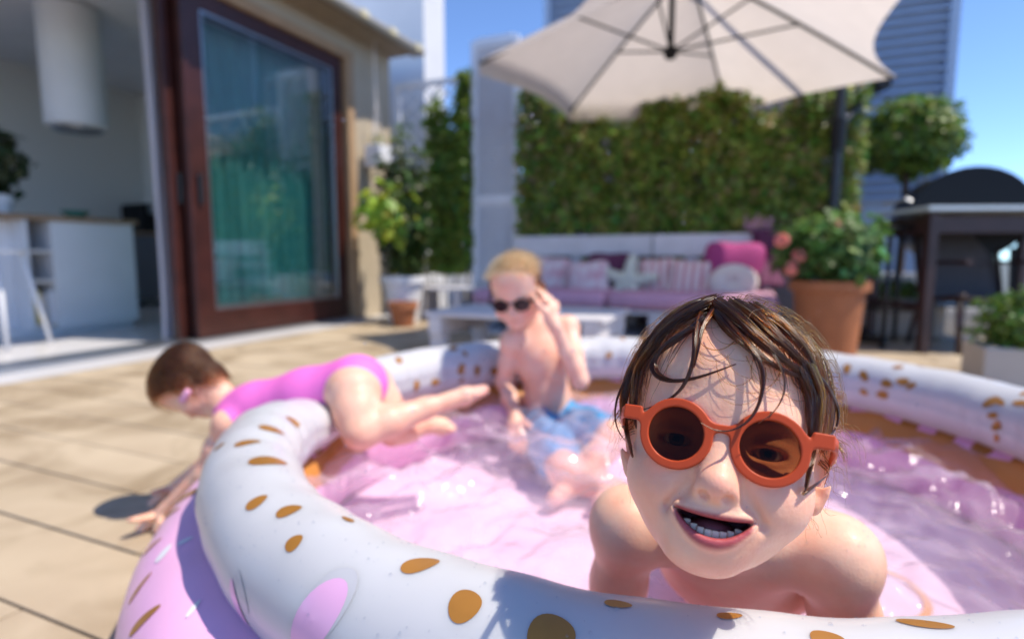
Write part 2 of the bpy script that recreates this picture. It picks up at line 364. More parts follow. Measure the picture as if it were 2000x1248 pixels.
# kitchen island: seen through the open doorway
IB = WB - 1.35
def on_b(px, b): return a_of(px, b)
ia0, ia1 = on_b(-60, IB), on_b(272, IB)
isl = empty('kitchen_island', H((ia0 + ia1) / 2, IB), 'white kitchen island with timber worktop and open shelf end', 'island')
s0, s1 = on_b(62, IB), on_b(122, IB)
mb = MB(); hbox(mb, s1, ia1, IB - .7, IB, .06, .86); hbox(mb, ia0, s0, IB - .7, IB - .18, .06, .86); mb.done('cabinet', 'white', isl)
mb = MB(); hbox(mb, s0, s1, IB - .7, IB - .4, .06, .86); hbox(mb, s0, s0 + .025, IB - .4, IB, .06, .86); hbox(mb, s1 - .025, s1, IB - .4, IB - .001, .06, .86)
mb.done('shelf_case', 'white', isl)
for z in (.07, .40, .62): hbox(MB(), s0 + .025, s1 - .025, IB - .4, IB - .01, z, z + .025).done('shelf', 'cream_fabric', isl)
hbox(MB(), ia0 - .02, ia1 + .03, IB - .74, IB + .03, .86, .90, .004).done('worktop', 'oak', isl)
hbox(MB(), ia0, ia1 - .02, IB - .68, IB - .05, .006, .06).done('plinth', 'white', isl)
for i, (m, h, w) in enumerate((('yellow', .25, .05), ('cream_fabric', .22, .035), ('white', .24, .04), ('plum_fabric', .2, .03), ('red', .23, .03))):
    a = s0 + .04 + i * .052
    setp(hbox(MB(), a, a + w, IB - .24, IB - .04, .096, .096 + h, .003).done('book', m), ['fat yellow book standing in the island shelf', 'slim cream book next to the yellow one', 'white book in the middle of the island shelf', 'dark plum book on the low island shelf', 'red book at the end of the low island shelf'][i], 'book', 'books in the island shelf')
hc = H(on_b(182, IB - .35), IB - .35)
hood = empty('range_hood', (hc[0], hc[1], 1.62), 'white cylindrical range hood hanging over the kitchen island', 'range hood')
MB().lathe((hc[0], hc[1], 0), [(.0, 1.64), (.19, 1.64), (.215, 1.655), (.218, 1.67), (.218, 2.58), (0, 2.58)], 40).done('hood_shell', 'white', hood, 'auto')
MB().lathe((hc[0], hc[1], 0), [(.0, 1.618), (.17, 1.62), (.185, 1.639), (0, 1.639)], 40).done('filter', 'steel', hood, 'auto')
# back counter with dark appliance, bowl, plants
ka = on_b(300, WB - 3.4)
cnt = empty('kitchen_counter', H(ka, WB - 3.4), 'dark kitchen counter against the back wall beyond the island', 'counter')
hbox(MB(), ka - .7, ka + .8, WB - 3.68, WB - 3.1, .08, .84).done('cabinet', mat('dark_cabinet', (.16, .16, .18), .5), cnt); hbox(MB(), ka - .72, ka + .8, WB - 3.69, WB - 3.07, .84, .88).done('worktop', 'oak', cnt)
cm = empty('coffee_machine', H(ka - .05, WB - 3.35, .88), 'black coffee machine on the kitchen counter beside the white curtain', 'coffee machine')
hbox(MB(), ka - .18, ka + .12, WB - 3.6, WB - 3.2, .881, 1.22, .02).done('body', 'black', cm); hbox(MB(), ka - .12, ka + .06, WB - 3.2, WB - 3.12, 1.1, 1.2, .01).done('spout', 'steel', cm)
bw = H(on_b(165, IB - .3), IB - .3)
setp(MB().lathe((bw[0], bw[1], .9), [(0, .002), (.05, .002), (.1, .06), (.105, .065), (.095, .062), (.04, .015), (0, .012)]).done('bowl', mat('green_glaze', (.05, .3, .22), .3), smooth='auto'), 'small green bowl on the island worktop', 'bowl')
st = H(on_b(4, IB + .35), IB + .35)
stool = empty('bar_stool', st, 'pale bar stool with splayed legs in front of the kitchen island', 'stool')
MB().lathe((st[0], st[1], 0), [(0, .62), (.15, .62), (.16, .635), (.15, .65), (0, .652)]).done('seat', 'white', stool, 'auto')
for sx, sy in ((1, 1), (1, -1), (-1, 1), (-1, -1)): MB().tube([st + np.array([sx * .09, sy * .09, .62]), st + np.array([sx * .17, sy * .17, .005])], .013).done('leg', 'white', stool, True)

# ------------------------------------------------------------------ leaves
def leaf_cloud(name, centers, normals, size, cols, m, parent, droop=.3):
    """one quad-pair leaf at each centre"""
    n = len(centers); C = np.asarray(centers); N = np.asarray(normals) + rng.normal(0, .45, (n, 3)); N /= np.linalg.norm(N, axis=1)[:, None]
    T = rng.normal(0, 1, (n, 3)); T[:, 2] -= droop * 2; T -= N * (T * N).sum(1)[:, None]; T /= np.linalg.norm(T, axis=1)[:, None]; B = np.cross(N, T)
    s = (size * rng.uniform(.6, 1.35, n))[:, None]
    V = np.stack([C, C + T * s * .45 + B * s * .36 + N * s * .08, C + T * s, C + T * s * .45 - B * s * .36 + N * s * .08], 1).reshape(-1, 3)
    i = np.arange(n)[:, None] * 4
    F = np.concatenate([i + np.array([0, 1, 2]), i + np.array([0, 2, 3])], 0)
    return link(name, np_mesh(name, V, F, M[m], False, np.repeat(cols, 4, 0)), parent)
def leaf_cols(n, base, var=.35):
    base = np.array(base); c = base[None] * (1 + rng.normal(0, var, (n, 1))) ; c[:, 0] *= 1 + rng.normal(0, .25, n); return np.clip(c, .008, .6)

# ---- back screen: trellises, louvred shutter, hedge
AB = 5.10
def trellis(name, b0, b1, z0, z1, lab, leaves, leafbase, edge, group, pitch=.16):
    t = empty(name, H(AB, (b0 + b1) / 2), lab, 'trellis', group)
    mb = MB(); hbox(mb, AB - .02, AB + .02, b0, b0 + .05, z0, z1 + .05, .003); hbox(mb, AB - .02, AB + .02, b1 - .05, b1, z0, z1 + .05, .003)
    hbox(mb, AB - .019, AB + .019, b0 + .05, b1 - .05, z1, z1 + .05, .003); hbox(mb, AB - .019, AB + .019, b0 + .05, b1 - .05, z0, z0 + .05, .003); mb.done('frame', 'louvre', t)
    for s in (-1, 1):                                         # crossing laths, each a piece
        w, h = b1 - b0 - .1, z1 - z0 - .05
        c = -h if s > 0 else 0
        q = -h
        while q < w:
            x0, x1 = max(q, 0), min(q + h, w)
            if x1 - x0 > .05:
                zz = lambda x: (x - q) if s > 0 else h - (x - q)
                p0 = H(AB + s * .006, b0 + .05 + x0, z0 + .05 + zz(x0)); p1 = H(AB + s * .006, b0 + .05 + x1, z0 + .05 + zz(x1))
                MB().tube([p0, p1], .011, 4).done('lath', 'louvre', t)
            q += pitch
    return t
bl0, bl1 = -3.46, b_of(926, AB)
trellis('trellis', bl0, bl1, .45, 2.28, 'white diagonal trellis in the corner between house and shutter', 0, 0, 0, 'garden trellises')
iv = empty('climbing_ivy', H(AB - .1, (bl0 + bl1) / 2, .4), 'green climber covering the corner trellis beside the house', 'climber')
n = 12000; bb = rng.uniform(bl0, bl1, n); zz = rng.uniform(.45, 2.35, n)
f = (bb - bl0) / (bl1 - bl0)
top = 1.62 + .5 * f + .16 * np.sin(f * 14) + .25 * (f > .86)
cov = 1 - np.clip((.55 - f) / .5, 0, 1) * .25
gap = (np.sin(bb * 9 + 3 * np.sin(zz * 5)) + np.sin(zz * 7 + bb * 4) > -.1) | (f > .5)
ok = (zz < top + rng.normal(0, .09, n)) & (rng.random(n) < cov) & gap
bb, zz = bb[ok], zz[ok]; c = np.array([H(AB - .04 - random.random() * .08, x, z) for x, z in zip(bb, zz)])
leaf_cloud('leaves', c, np.tile([-UA[0], -UA[1], .5], (len(c), 1)), .062, leaf_cols(len(c), (.17, .25, .035)), 'leaf', iv)
mb = MB()
for i in range(7):
    x = bl0 + (bl1 - bl0) * (.25 + .11 * i); mb.tube([H(AB - .05, x + .05 * math.sin(z * 4 + i), z) for z in np.linspace(.0, 1.6 + .1 * i, 8)], .008, 5)
mb.done('stems', 'bark', iv)
# louvred shutter
sb0, sb1 = b_of(926, AB), b_of(1016, AB)
sh = empty('louvred_shutter', H(AB, (sb0 + sb1) / 2), 'tall pale louvred shutter panel between the two green climbers', 'shutter')
mb = MB(); hbox(mb, AB - .04, AB, sb0 + .004, sb0 + .064, .02, 2.62, .003); hbox(mb, AB - .04, AB, sb1 - .064, sb1 - .004, .02, 2.62, .003)
for z in (.02, 1.1, 2.56): hbox(mb, AB - .039, AB - .001, sb0 + .064, sb1 - .064, z, z + .08)
mb.done('frame', 'louvre', sh); hbox(MB(), AB + .004, AB + .02, sb0 + .01, sb1 - .01, .03, 2.6).done('back_panel', 'louvre', sh)
slat = None
for z in list(np.arange(.13, 1.08, .032)) + list(np.arange(1.21, 2.54, .032)):
    c = H(AB - .02, (sb0 + sb1) / 2, z)
    if slat is None:
        mb = MB(); mb.box((0, 0, 0), (sb1 - sb0 - .13, .036, .006), rot=Matrix.Rotation(R_(38), 3, 'X')); o = mb.done('slat', 'louvre', sh, world=False); slat = o.data
    else: o = link('slat', slat, sh, world=False)
    l = Vector(c) - sh.location; o.location = l; o.rotation_euler = (0, 0, HROT)
# upper screen beside it
hb0, hb1 = b_of(1020, AB), b_of(1655, AB)
trellis('trellis', hb0, hb1, .5, 2.22, 'long lilac grey trellis behind the hedge above the sofa', 0, 0, 0, 'garden trellises', .3)
setp(hbox(MB(), AB + .05, AB + .08, hb0, hb1, 0, 2.05).done('fence_panel', mat('lilac_panel', (.36, .34, .38), .7, noise=.1)), 'plain grey fence panel behind the hedge', 'fence')
hd = empty('hedge', H(AB - .15, (hb0 + hb1) / 2, .5), 'dense green climbing hedge on the wall behind the sofa', 'hedge')
n = 26000; bb = rng.uniform(hb0, hb1, n); zz = rng.uniform(.55, 2.3, n); f = (bb - hb0) / (hb1 - hb0)
top = 1.86 + .10 * np.sin(f * 31) + .09 * np.sin(f * 13 + 1) + .22 * np.exp(-((f - .06) / .045) ** 2) + .12 * np.exp(-((f - .17) / .03) ** 2)
hole = (np.sin(bb * 13 + 2 * np.sin(zz * 9)) * np.sin(zz * 11 + bb * 5) > .78)
ok = (zz < top + rng.normal(0, .05, n)) & ~hole
bb, zz, f = bb[ok], zz[ok], f[ok]
dep = .05 + .10 * rng.random(len(bb)) ** .7 + .05 * np.sin(bb * 17) * np.sin(zz * 13)
c = np.array([H(AB - d, x, z) for d, x, z in zip(dep, bb, zz)])
cl = leaf_cols(len(c), (.20, .28, .045)); cl[rng.random(len(c)) < .12] = (.36, .27, .11)
leaf_cloud('leaves', c, np.tile([-UA[0], -UA[1], .6], (len(c), 1)), .06, cl, 'leaf', hd)
mb = MB()
for i in range(14):
    x = hb0 + (hb1 - hb0) * (.04 + .07 * i); mb.tube([H(AB - .05, x + .06 * math.sin(z * 4 + i), z) for z in np.linspace(0, 1.6, 8)], .009, 5)
mb.done('stems', 'bark', hd)
# low white bench board under the corner ivy
bn = empty('corner_bench', H(4.75, -2.3), 'low white pallet bench under the corner climber', 'bench')
for i in range(4): hbox(MB(), 4.5 + i * .13, 4.61 + i * .13, -3.05, -1.95, .29, .315, .003).done('slat', 'white_wood', bn)
mb = MB()
for b in (-3.0, -2.5, -2.05): hbox(mb, 4.52, 4.99, b, b + .08, .0, .288)
mb.done('support', 'white_wood', bn)
# white house behind, tall louvred facade
nb = empty('neighbour_house', H(6.2, -5), 'plain white building rising above the eave of the house', 'building')
hbox(MB(), 5.6, 6.05, -9, -3.42, -.02, 6.5).done('wall', 'white', nb)
hbox(MB(), 5.55, 6.1, -7.05, -3.37, 6.5, 6.6).done('roof', 'grey_wall', nb)
FA = 7.0; fb0, fb1 = b_of(1060, FA), b_of(1826, FA)
fc = empty('louvred_facade', H(FA, (fb0 + fb1) / 2), 'tall blue grey louvred facade rising behind parasol and hedge', 'building')
hbox(MB(), FA + .06, FA + 2.5, fb0, fb1, -.03, 5.2).done('wall', 'blue_louvre', fc)
mb = MB()
for b in np.linspace(fb0 + .04, fb1 - .04, 4): hbox(mb, FA - .03, FA + .05, b - .04, b + .04, -.03, 5.2)
mb.done('post', 'blue_louvre', fc)
sl_ = None
for z in np.arange(1.2, 5.2, .095):
    c = H(FA, (fb0 + fb1) / 2, z)
    if sl_ is None: o = MB().box((0, 0, 0), (fb1 - fb0 - .02, .085, .014), rot=Matrix.Rotation(R_(35), 3, 'X')).done('slat', 'blue_louvre', fc, world=False); sl_ = o.data
    else: o = link('slat', sl_, fc, world=False)
    o.location = Vector(c) - fc.location; o.rotation_euler = (0, 0, HROT)

# ------------------------------------------------------------------ furniture
SA = 4.86                                                     # sofa back
q0, q1 = b_of(1004, SA), b_of(1500, SA)
sofa = empty('pallet_sofa', H(4.45, (q0 + q1) / 2), 'long white pallet sofa with pink seat mattress in front of hedge', 'sofa')
for j, (z0, z1) in enumerate(((.60, .775), (.44, .55), (.31, .39))):
    mid = (q0 * .42 + q1 * .58)
    for (x0, x1) in ((q0, mid - .006), (mid + .006, q1)): hbox(MB(), SA - .02, SA + .02, x0, x1, z0, z1, .004).done('back_board', 'white_wood', sofa)
for x in np.linspace(q0 + .1, q1 - .1, 5): hbox(MB(), SA + .021, SA + .09, x - .05, x + .05, .02, .77).done('back_post', 'white_wood', sofa)
for i in range(5): hbox(MB(), 3.97 + i * .17, 4.11 + i * .17, q0, q1 + .05, .195, .22, .003).done('seat_board', 'white_wood', sofa)
for x in np.linspace(q0 + .06, q1 - .04, 4):
    hbox(MB(), 3.98, 4.82, x - .05, x + .05, .025, .193).done('bearer', 'white_wood', sofa)
hbox(MB(), 3.97, 4.82, q0, q1, .0, .022).done('bottom_board', 'white_wood', sofa)
for x0, x1, z in ((q0 + .01, (q0 + q1) / 2 - .005, .222), ((q0 + q1) / 2 + .005, q1 + .04, .222)): hbox(MB(), 3.95, 4.80, x0, x1, z, z + .12, .045).done('mattress', 'pink_fabric', sofa, True)
def puff(name, c, w, h, t, yaw, lean, roll, m, label, cat='cushion', shape='square', group='cushions along the sofa back', hole=0):
    nt_, nr = 60, 10; V = []; F = []
    def rad(th):
        if shape == 'square':
            cx, sx = abs(math.cos(th)), abs(math.sin(th)); r = 1 / (cx ** 6 + sx ** 6) ** (1 / 6); return r * (1 - .06 * (1 - abs(math.sin(2 * th))))
        if shape == 'star': return .62 + .38 * math.cos(5 * (th - math.pi / 2)) * (1 if math.cos(5 * (th - math.pi / 2)) > 0 else .55)
        return 1
    for side in (1, -1):
        for i in range(nr + 1):
            rho = i / nr
            for k in range(nt_):
                th = 2 * math.pi * k / nt_; r = rad(th) * rho
                y = side * t / 2 * max(0, 1 - rho ** 2.6) ** .6
                if hole: y *= 1 - .75 * math.exp(-(rho / hole) ** 2)
                V.append((r * math.cos(th) * w / 2, y, r * math.sin(th) * h / 2))
    off = (nr + 1) * nt_
    for s in (0, 1):
        for i in range(nr):
            for k in range(nt_):
                a, b = s * off + i * nt_ + k, s * off + i * nt_ + (k + 1) % nt_
                q = (a, b, b + nt_, a + nt_); F.append(q if s == 0 else q[::-1])
    o = link(name, np_mesh(name, V, F, M[m]))
    o.rotation_euler = Matrix.Rotation(yaw, 3, 'Z').__matmul__(Matrix.Rotation(lean, 3, 'X')).__matmul__(Matrix.Rotation(roll, 3, 'Y')).to_euler(); o.location = c
    return setp(o, label, cat, group)
def cush(px, py, dep, *a, **k): return puff('cushion', P(px, py, dep), *a, **k)
YAW = -HA
dS = lambda px: (lambda p: p[1])(H(4.62, b_of(px, 4.62)))
cush(1075, 542, dS(1075), .36, .36, .12, YAW, R_(-14), R_(4), 'flower_fabric', 'rose patterned cushion partly behind the blond child')
cush(1148, 549, dS(1148) - .12, .36, .34, .12, YAW, R_(-16), R_(-5), 'flower_fabric', 'rose patterned cushion left of the star cushion')
cush(1190, 538, dS(1190), .40, .38, .10, YAW, R_(-10), 0, 'plum_fabric', 'dark plum cushion behind the star cushion')
cush(1227, 551, dS(1227) - .1, .50, .46, .13, YAW, R_(-14), R_(6), 'green_fabric', 'pale green star shaped cushion on the sofa', shape='star')
cush(1283, 545, dS(1283), .32, .34, .12, YAW, R_(-14), R_(-3), 'stripe_fabric', 'pink striped cushion right of the star cushion')
cush(1345, 550, dS(1345) - .08, .32, .34, .12, YAW, R_(-16), R_(3), 'stripe_fabric', 'pink striped cushion left of the magenta cushion')
cush(1432, 528, dS(1432), .44, .44, .13, YAW, R_(-12), R_(2), 'magenta_fabric', 'large magenta cushion at the right end of the sofa')
cush(1432, 552, dS(1432) - .16, .34, .28, .11, YAW, R_(-14), 0, 'cream_fabric', 'round white ring cushion in front of the magenta cushion', shape='round', hole=.22)
# plum throw with fringe over the sofa's right corner
th = empty('throw_blanket', H(SA, q1, .77), 'plum throw with pale fringe hung over the right sofa corner', 'blanket')
n1, n2 = 14, 16; V = []; F = []
for i in range(n1 + 1):
    for j in range(n2 + 1):
        b = q1 - .16 + .2 * i / n1; s = j / n2
        p = H(SA - .03 - .02 * math.sin(i * 1.3) - .32 * s ** 1.6, b + .025 * math.sin(i * .9 + j * .5) + .03 * s, .80 - .42 * s)
        V.append(p)
for i in range(n1):
    for j in range(n2): F.append((i * (n2 + 1) + j, (i + 1) * (n2 + 1) + j, (i + 1) * (n2 + 1) + j + 1, i * (n2 + 1) + j + 1))
o = link('cloth', np_mesh('cloth', V, F, M['plum_fabric']), th); sm = o.modifiers.new('thick', 'SOLIDIFY'); sm.thickness = .01
mb = MB()
for i in range(16):
    p = H(SA - .03, q1 - .2 + .012 * i, .80); mb.tube([p, p + np.array([random.uniform(-.03, .02), -.02, .04 + random.random() * .06]), p + np.array([random.uniform(-.05, .03), -.04, .02 + random.random() * .1])], .004, 4)
mb.done('fringe', 'pink_fabric', th)
# small timber box on the bench beside the cushions
p = P(1108, 590, dS(1108) - .25)
setp(MB().box(p, (.14, .14, .09), HROT, .004).done('wooden_box', 'oak'), 'small brown timber box beside the rose cushions', 'box')
# coffee table
ct = H(3.05, -1.16); tb = empty('coffee_table', ct, 'low white pallet coffee table in front of the sofa', 'table')
A0, A1, B0, B1 = 2.75, 3.40, b_of(862, 2.95), b_of(1197, 2.95)
for i in range(6):
    w = (A1 - A0) / 6; hbox(MB(), A0 + i * w + .004, A0 + (i + 1) * w - .004, B0, B1, .262, .285, .003).done('top_slat', 'white_wood', tb)
for b in (B0 + .03, (B0 + B1) / 2, B1 - .11): hbox(MB(), A0, A1, b, b + .08, .16, .26, .003).done('bearer', 'white_wood', tb)
for b in (B0 + .03, B1 - .11):
    for a in (A0 + .02, A1 - .1): hbox(MB(), a, a + .08, b, b + .08, .0, .158, .003).done('leg', 'white_wood', tb)

# ---- cantilever parasol
pc = np.array([1.14, 3.9]); RP = 1.36
um = empty('cantilever_parasol', (2.36, 4.24, 0), 'large cream cantilever parasol with black pole over the terrace', 'parasol')
ang = [R_(178 - 60 * i) for i in range(6)]; ZR, ZA = 1.82, 2.46
def can(t, th_i, s):                                          # radial t, sector i, position s in the sector
    a, b = ang[th_i % 6], ang[(th_i + 1) % 6]
    p = np.array([math.cos(a), math.sin(a)]) * (1 - s) + np.array([math.cos(b), math.sin(b)]) * s
    pull = 1 - .11 * t * (4 * s * (1 - s))
    z = ZA - (ZA - ZR) * (t ** 1.12) - .035 * math.sin(math.pi * t) * (4 * s * (1 - s))
    return np.array([pc[0] + p[0] * RP * t * pull, pc[1] + p[1] * RP * t * pull, z - .065 * math.cos(ang[th_i % 6]) * t * (1 - s) - .065 * math.cos(ang[(th_i + 1) % 6]) * t * s])
for i in range(6):
    nt_, ns = 12, 10; V = [can(.06 + .94 * a / nt_, i, b / ns) for a in range(nt_ + 1) for b in range(ns + 1)]
    V += [can(1, i, b / ns) - np.array([0, 0, .09]) + 0 for b in range(ns + 1)]      # short hanging edge
    F = [(a * (ns + 1) + b, (a + 1) * (ns + 1) + b, (a + 1) * (ns + 1) + b + 1, a * (ns + 1) + b + 1) for a in range(nt_ + (1 if i in (0, 1) else 0)) for b in range(ns)]
    link('canopy_panel', np_mesh('canopy_panel', V, F, M['canvas']), um)
hub = np.array([pc[0] - .10, pc[1], 1.93]); top = np.array([pc[0] - .06, pc[1], 2.45])
for i in range(6):
    pts = [can(t, i, 0) - np.array([0, 0, .02]) for t in np.linspace(.07, .995, 9)]
    r = MB().tube(pts, .011, 6).done('rib', 'black_metal' if i % 2 else 'black_metal', um)
    MB().tube([hub, pts[4]], .008, 6).done('strut', 'black_metal', um)
MB().lathe(hub, [(0, -.05), (.03, -.045), (.045, -.02), (.045, .02), (.02, .03), (.02, .47), (0, .47)], 16).done('hub', 'black', um, 'auto')
MB().lathe(top - np.array([0, 0, .08]), [(.02, 0), (.09, .01), (.1, .05), (.02, .08)], 20).done('crown', 'black', um, 'auto')
pole = np.array([2.36, 4.24]); knob = P(1718, 168, 4.2)
MB().tube([(*pole, .0), (*pole, 1.86)], .036, 14).done('pole', 'black_metal', um, 'auto')
MB().tube([(*pole, 1.36), (*pole, 1.58)], .05, 14).done('sleeve', 'black', um, 'auto')
MB().tube([(*pole, 1.52), knob, knob + (knob - np.array([*pole, 1.52])) * .05], .022, 10).done('brace', 'black_metal', um, 'auto')
MB().tube([knob, top + np.array([.3, .18, .12]), top + np.array([0, 0, .1])], .026, 10).done('arm', 'black_metal', um, 'auto')
MB().tube([knob + np.array([0, -.06, 0]), knob + np.array([0, .06, 0])], .05, 12).done('joint', 'black', um, 'auto')
mb = MB(); mb.box((*pole, .03), (.9, .09, .05), .4); mb.box((*pole, .031), (.09, .9, .048), .4); mb.done('base', 'black_metal', um)

# ---- plants
def pot(name, x, y, z, r0, r1, h, m, parent, rim=.03):
    return MB().lathe((x, y, z), [(0, .001), (r0, .001), (r1 * .96, h - .06), (r1 * .97, h - .06), (r1 + rim * .6, h - .058), (r1 + rim * .6, h), (r1 - .015, h), (r1 - .02, h - .04), (0, h - .035)], 32).done(name, m, parent, 'auto')
def ball_pts(n, c, r, shell=.55):
    d = rng.normal(0, 1, (n, 3)); d /= np.linalg.norm(d, axis=1)[:, None]
    lump = 1 + .13 * np.sin(d[:, 0] * 5 + 1) * np.sin(d[:, 1] * 6) + .1 * np.sin(d[:, 2] * 7 + d[:, 0] * 4)
    t = (shell + (1 - shell) * rng.random(n) ** .6) * lump
    return np.asarray(c) + d * t[:, None] * np.asarray(r), d
# geranium in a big terracotta pot
gx, gy = G(1611, 690)[:2]; ge = empty('geranium', (gx, gy, 0), 'pink flowering geranium in a big terracotta pot by the sofa', 'potted plant')
pot('pot', gx, gy, 0, .165, .205, .45, 'terracotta', ge)
c, d = ball_pts(1500, (gx, gy, .64), (.29, .29, .22), .3); leaf_cloud('leaves', c, d + [0, 0, .5], .075, leaf_cols(len(c), (.10, .20, .045)), 'leaf', ge)
mb = MB()
for i in range(12):
    t = i * 2.4; mb.tube([(gx, gy, .42), (gx + .1 * math.cos(t), gy + .1 * math.sin(t), .55), (gx + .2 * math.cos(t), gy + .2 * math.sin(t), .68 + .03 * (i % 3))], .006, 5)
mb.done('stems', 'bark', ge)
for px, py in ((1527, 470), (1632, 440), (1545, 525), (1680, 470), (1560, 500)):
    p = P(px, py, gy - .12); mb = MB()
    for i in range(26):
        v = Vector(rng.normal(0, 1, 3)).normalized() * .038; o_ = v.orthogonal().normalized() * .016; q = v.cross(o_).normalized() * .016; b_ = Vector(p) + v
        mb.quad([b_ - o_ - q, b_ + o_ - q, b_ + o_ + q, b_ - o_ + q])
    mb.done('flower_head', 'petal', ge)
# lemon tree in a white pot, small terracotta pot before it
lx, ly = G(785, 632)[:2]; ly += .12
lt = empty('lemon_tree', (lx, ly, 0), 'small citrus tree in a white pot against the house corner', 'potted plant')
pot('pot', lx, ly, 0, .13, .19, .42, 'white', lt)
MB().tube([(lx, ly, .36), (lx - .02, ly, .7), (lx + .03, ly, 1.1), (lx, ly, 1.5)], [.02, .018, .014, .008], 7).done('trunk', 'bark', lt, True)
c, d = ball_pts(1300, (lx + .02, ly, .98), (.27, .27, .62), .35); cl = leaf_cols(len(c), (.045, .085, .015)); leaf_cloud('leaves', c, d + [0, 0, .4], .085, cl, 'leaf', lt)
c, d = ball_pts(150, (lx - .10, ly - .22, .98), (.24, .12, .24), .3); cl = leaf_cols(len(c), (.36, .50, .04), .2); leaf_cloud('sunlit_leaves', c, d + [.4, -.5, .5], .12, cl, 'leaf', lt)  # last cluster: sunlit leaves, the sun's brightness put into their colour
tx, ty = G(790, 633)[:2]
tp = empty('flower_pot', (tx + .02, ty - .15, 0), 'small empty terracotta flower pot before the white pot', 'pot'); pot('pot', tx + .02, ty - .15, 0, .085, .115, .21, 'terracotta', tp, .02); MB().lathe((tx + .02, ty - .15, .178), [(0, .004), (.09, 0)], 24).done('soil', 'soil', tp)
# topiary ball tree
bx, by = P(1775, 270, 4.75)[:2]
to = empty('topiary_tree', (bx, by, 0), 'round clipped topiary tree rising behind the black barbecue', 'tree')
pot('pot', bx, by, 0, .2, .26, .45, 'white', to)
MB().tube([(bx, by, .4), (bx + .01, by, .9), (bx, by, 1.40)], [.035, .03, .025], 8).done('trunk', 'bark', to, True)
c, d = ball_pts(5200, (bx, by, 1.58), (.385, .38, .32), .45); leaf_cloud('crown', c, d + [0, 0, .3], .06, leaf_cols(len(c), (.14, .22, .025)), 'leaf', to)
# shrub at the right edge in a pale planter
ex, ey = P(1990, 650, 2.55)[:2]
sb = empty('planter_shrub', (ex + .06, ey, 0), 'low green shrub in a pale planter at the right edge', 'potted plant')
MB().box((ex + .06, ey, .1), (.42, .3, .2), HROT, .01).done('planter', mat('stone', (.5, .46, .41), .8, noise=.1), sb)
c, d = ball_pts(2200, (ex + .08, ey, .30), (.26, .2, .17), .3); leaf_cloud('leaves', c, d + [0, 0, .6], .035, leaf_cols(len(c), (.10, .19, .025)), 'leaf', sb)
px_, py_ = P(1750, 560, 4.4)[:2]
s2 = empty('flower_trough', (px_, py_, 0), 'pale trough of low green plants beyond the dark bar table', 'potted plant')
MB().box((px_, py_, .14), (.6, .25, .28), HROT, .01).done('planter', bpy.data.materials['stone'], s2)
c, d = ball_pts(700, (px_, py_, .33), (.3, .12, .09), .2); leaf_cloud('leaves', c, d + [0, 0, .6], .05, leaf_cols(len(c), (.14, .22, .03)), 'leaf', s2)

# ---- barbecue
qx, qy = P(1868, 420, 4.15)[:2]
bq = empty('barbecue', (qx, qy, 0), 'black barrel barbecue with rounded lid at the right', 'barbecue')
def half_barrel(z, r, L, up, n=16):
    V = []; F = []
    for e, x in enumerate(np.linspace(-L / 2, L / 2, 7)):
        for k_ in range(n + 1):
            t = math.pi * k_ / n; V.append((x, -r * math.cos(t), up * r * .92 * math.sin(t)))
    for e in range(6):
        for k_ in range(n): F.append((e * (n + 1) + k_, (e + 1) * (n + 1) + k_, (e + 1) * (n + 1) + k_ + 1, e * (n + 1) + k_ + 1))
    mb = MB(); vs = [mb.bm.verts.new(Vector(v)) for v in V]
    for q in F: mb.bm.faces.new([vs[i] for i in q])
    mb.bm.faces.new(vs[:n + 1]); mb.bm.faces.new(vs[-n - 1:][::-1])
    bmesh.ops.transform(mb.bm, matrix=Matrix.Translation((qx, qy, z)) @ Matrix.Rotation(R_(68), 4, 'Z'), verts=mb.bm.verts); return mb
# seen end-on: the round end faces the camera
half_barrel(.88, .35, .62, 1).done('lid', 'black', bq, 'auto'); half_barrel(.875, .33, .60, -1).done('fire_bowl', 'black', bq, 'auto')
MB().tube([(qx - .42, qy - .12, .98), (qx - .44, qy - .1, 1.0), (qx - .46, qy + .12, .98)], .012).done('lid_handle', 'steel', bq)
for s in (-1, 1):
    for t in (-1, 1): MB().tube([(qx + s * .26, qy + t * .2, .66), (qx + s * .28, qy + t * .22, .0)], .018, 8).done('leg', 'black_metal', bq)
MB().box((qx, qy, .25), (.6, .46, .02), 0, .003).done('shelf', 'black_metal', bq)
# ---- dark timber bar table with a pale top
p0 = G(1800, 690); bt = empty('bar_table', (p0[0], p0[1], 0), 'dark brown timber bar table with pale glass top at right', 'table')
TX0, TY0 = p0[0], p0[1]; ux = np.array([math.cos(R_(-4)), math.sin(R_(-4))]); uy = np.array([-ux[1], ux[0]])
def T(i, j, z): q = np.array([TX0, TY0]) + ux * i + uy * j; return (q[0], q[1], z)
ZT = zat(412, p0[1])
for i, j in ((0, 0), (.98, 0), (0, .58), (.98, .58)): MB().box(T(i, j, ZT / 2 - .01), (.055, .055, ZT - .02), R_(-4), .004).done('leg', 'dark_wood', bt)
for j in (0, .58): MB().box(T(.49, j, ZT - .09), (.925, .03, .10), R_(-4), .003).done('apron', 'dark_wood', bt)
for i in (0, .98): MB().box(T(i, .29, ZT - .09), (.03, .525, .10), R_(-4), .003).done('apron', 'dark_wood', bt)
for i in (0, .98): MB().box(T(i, .29, .28), (.03, .525, .04), R_(-4), .003).done('stretcher', 'dark_wood', bt)
MB().box(T(.49, .29, ZT + .005), (1.1, .70, .028), R_(-4), .004).done('table_top', mat('pale_top', (.50, .56, .58), .25, coat=.4), bt)
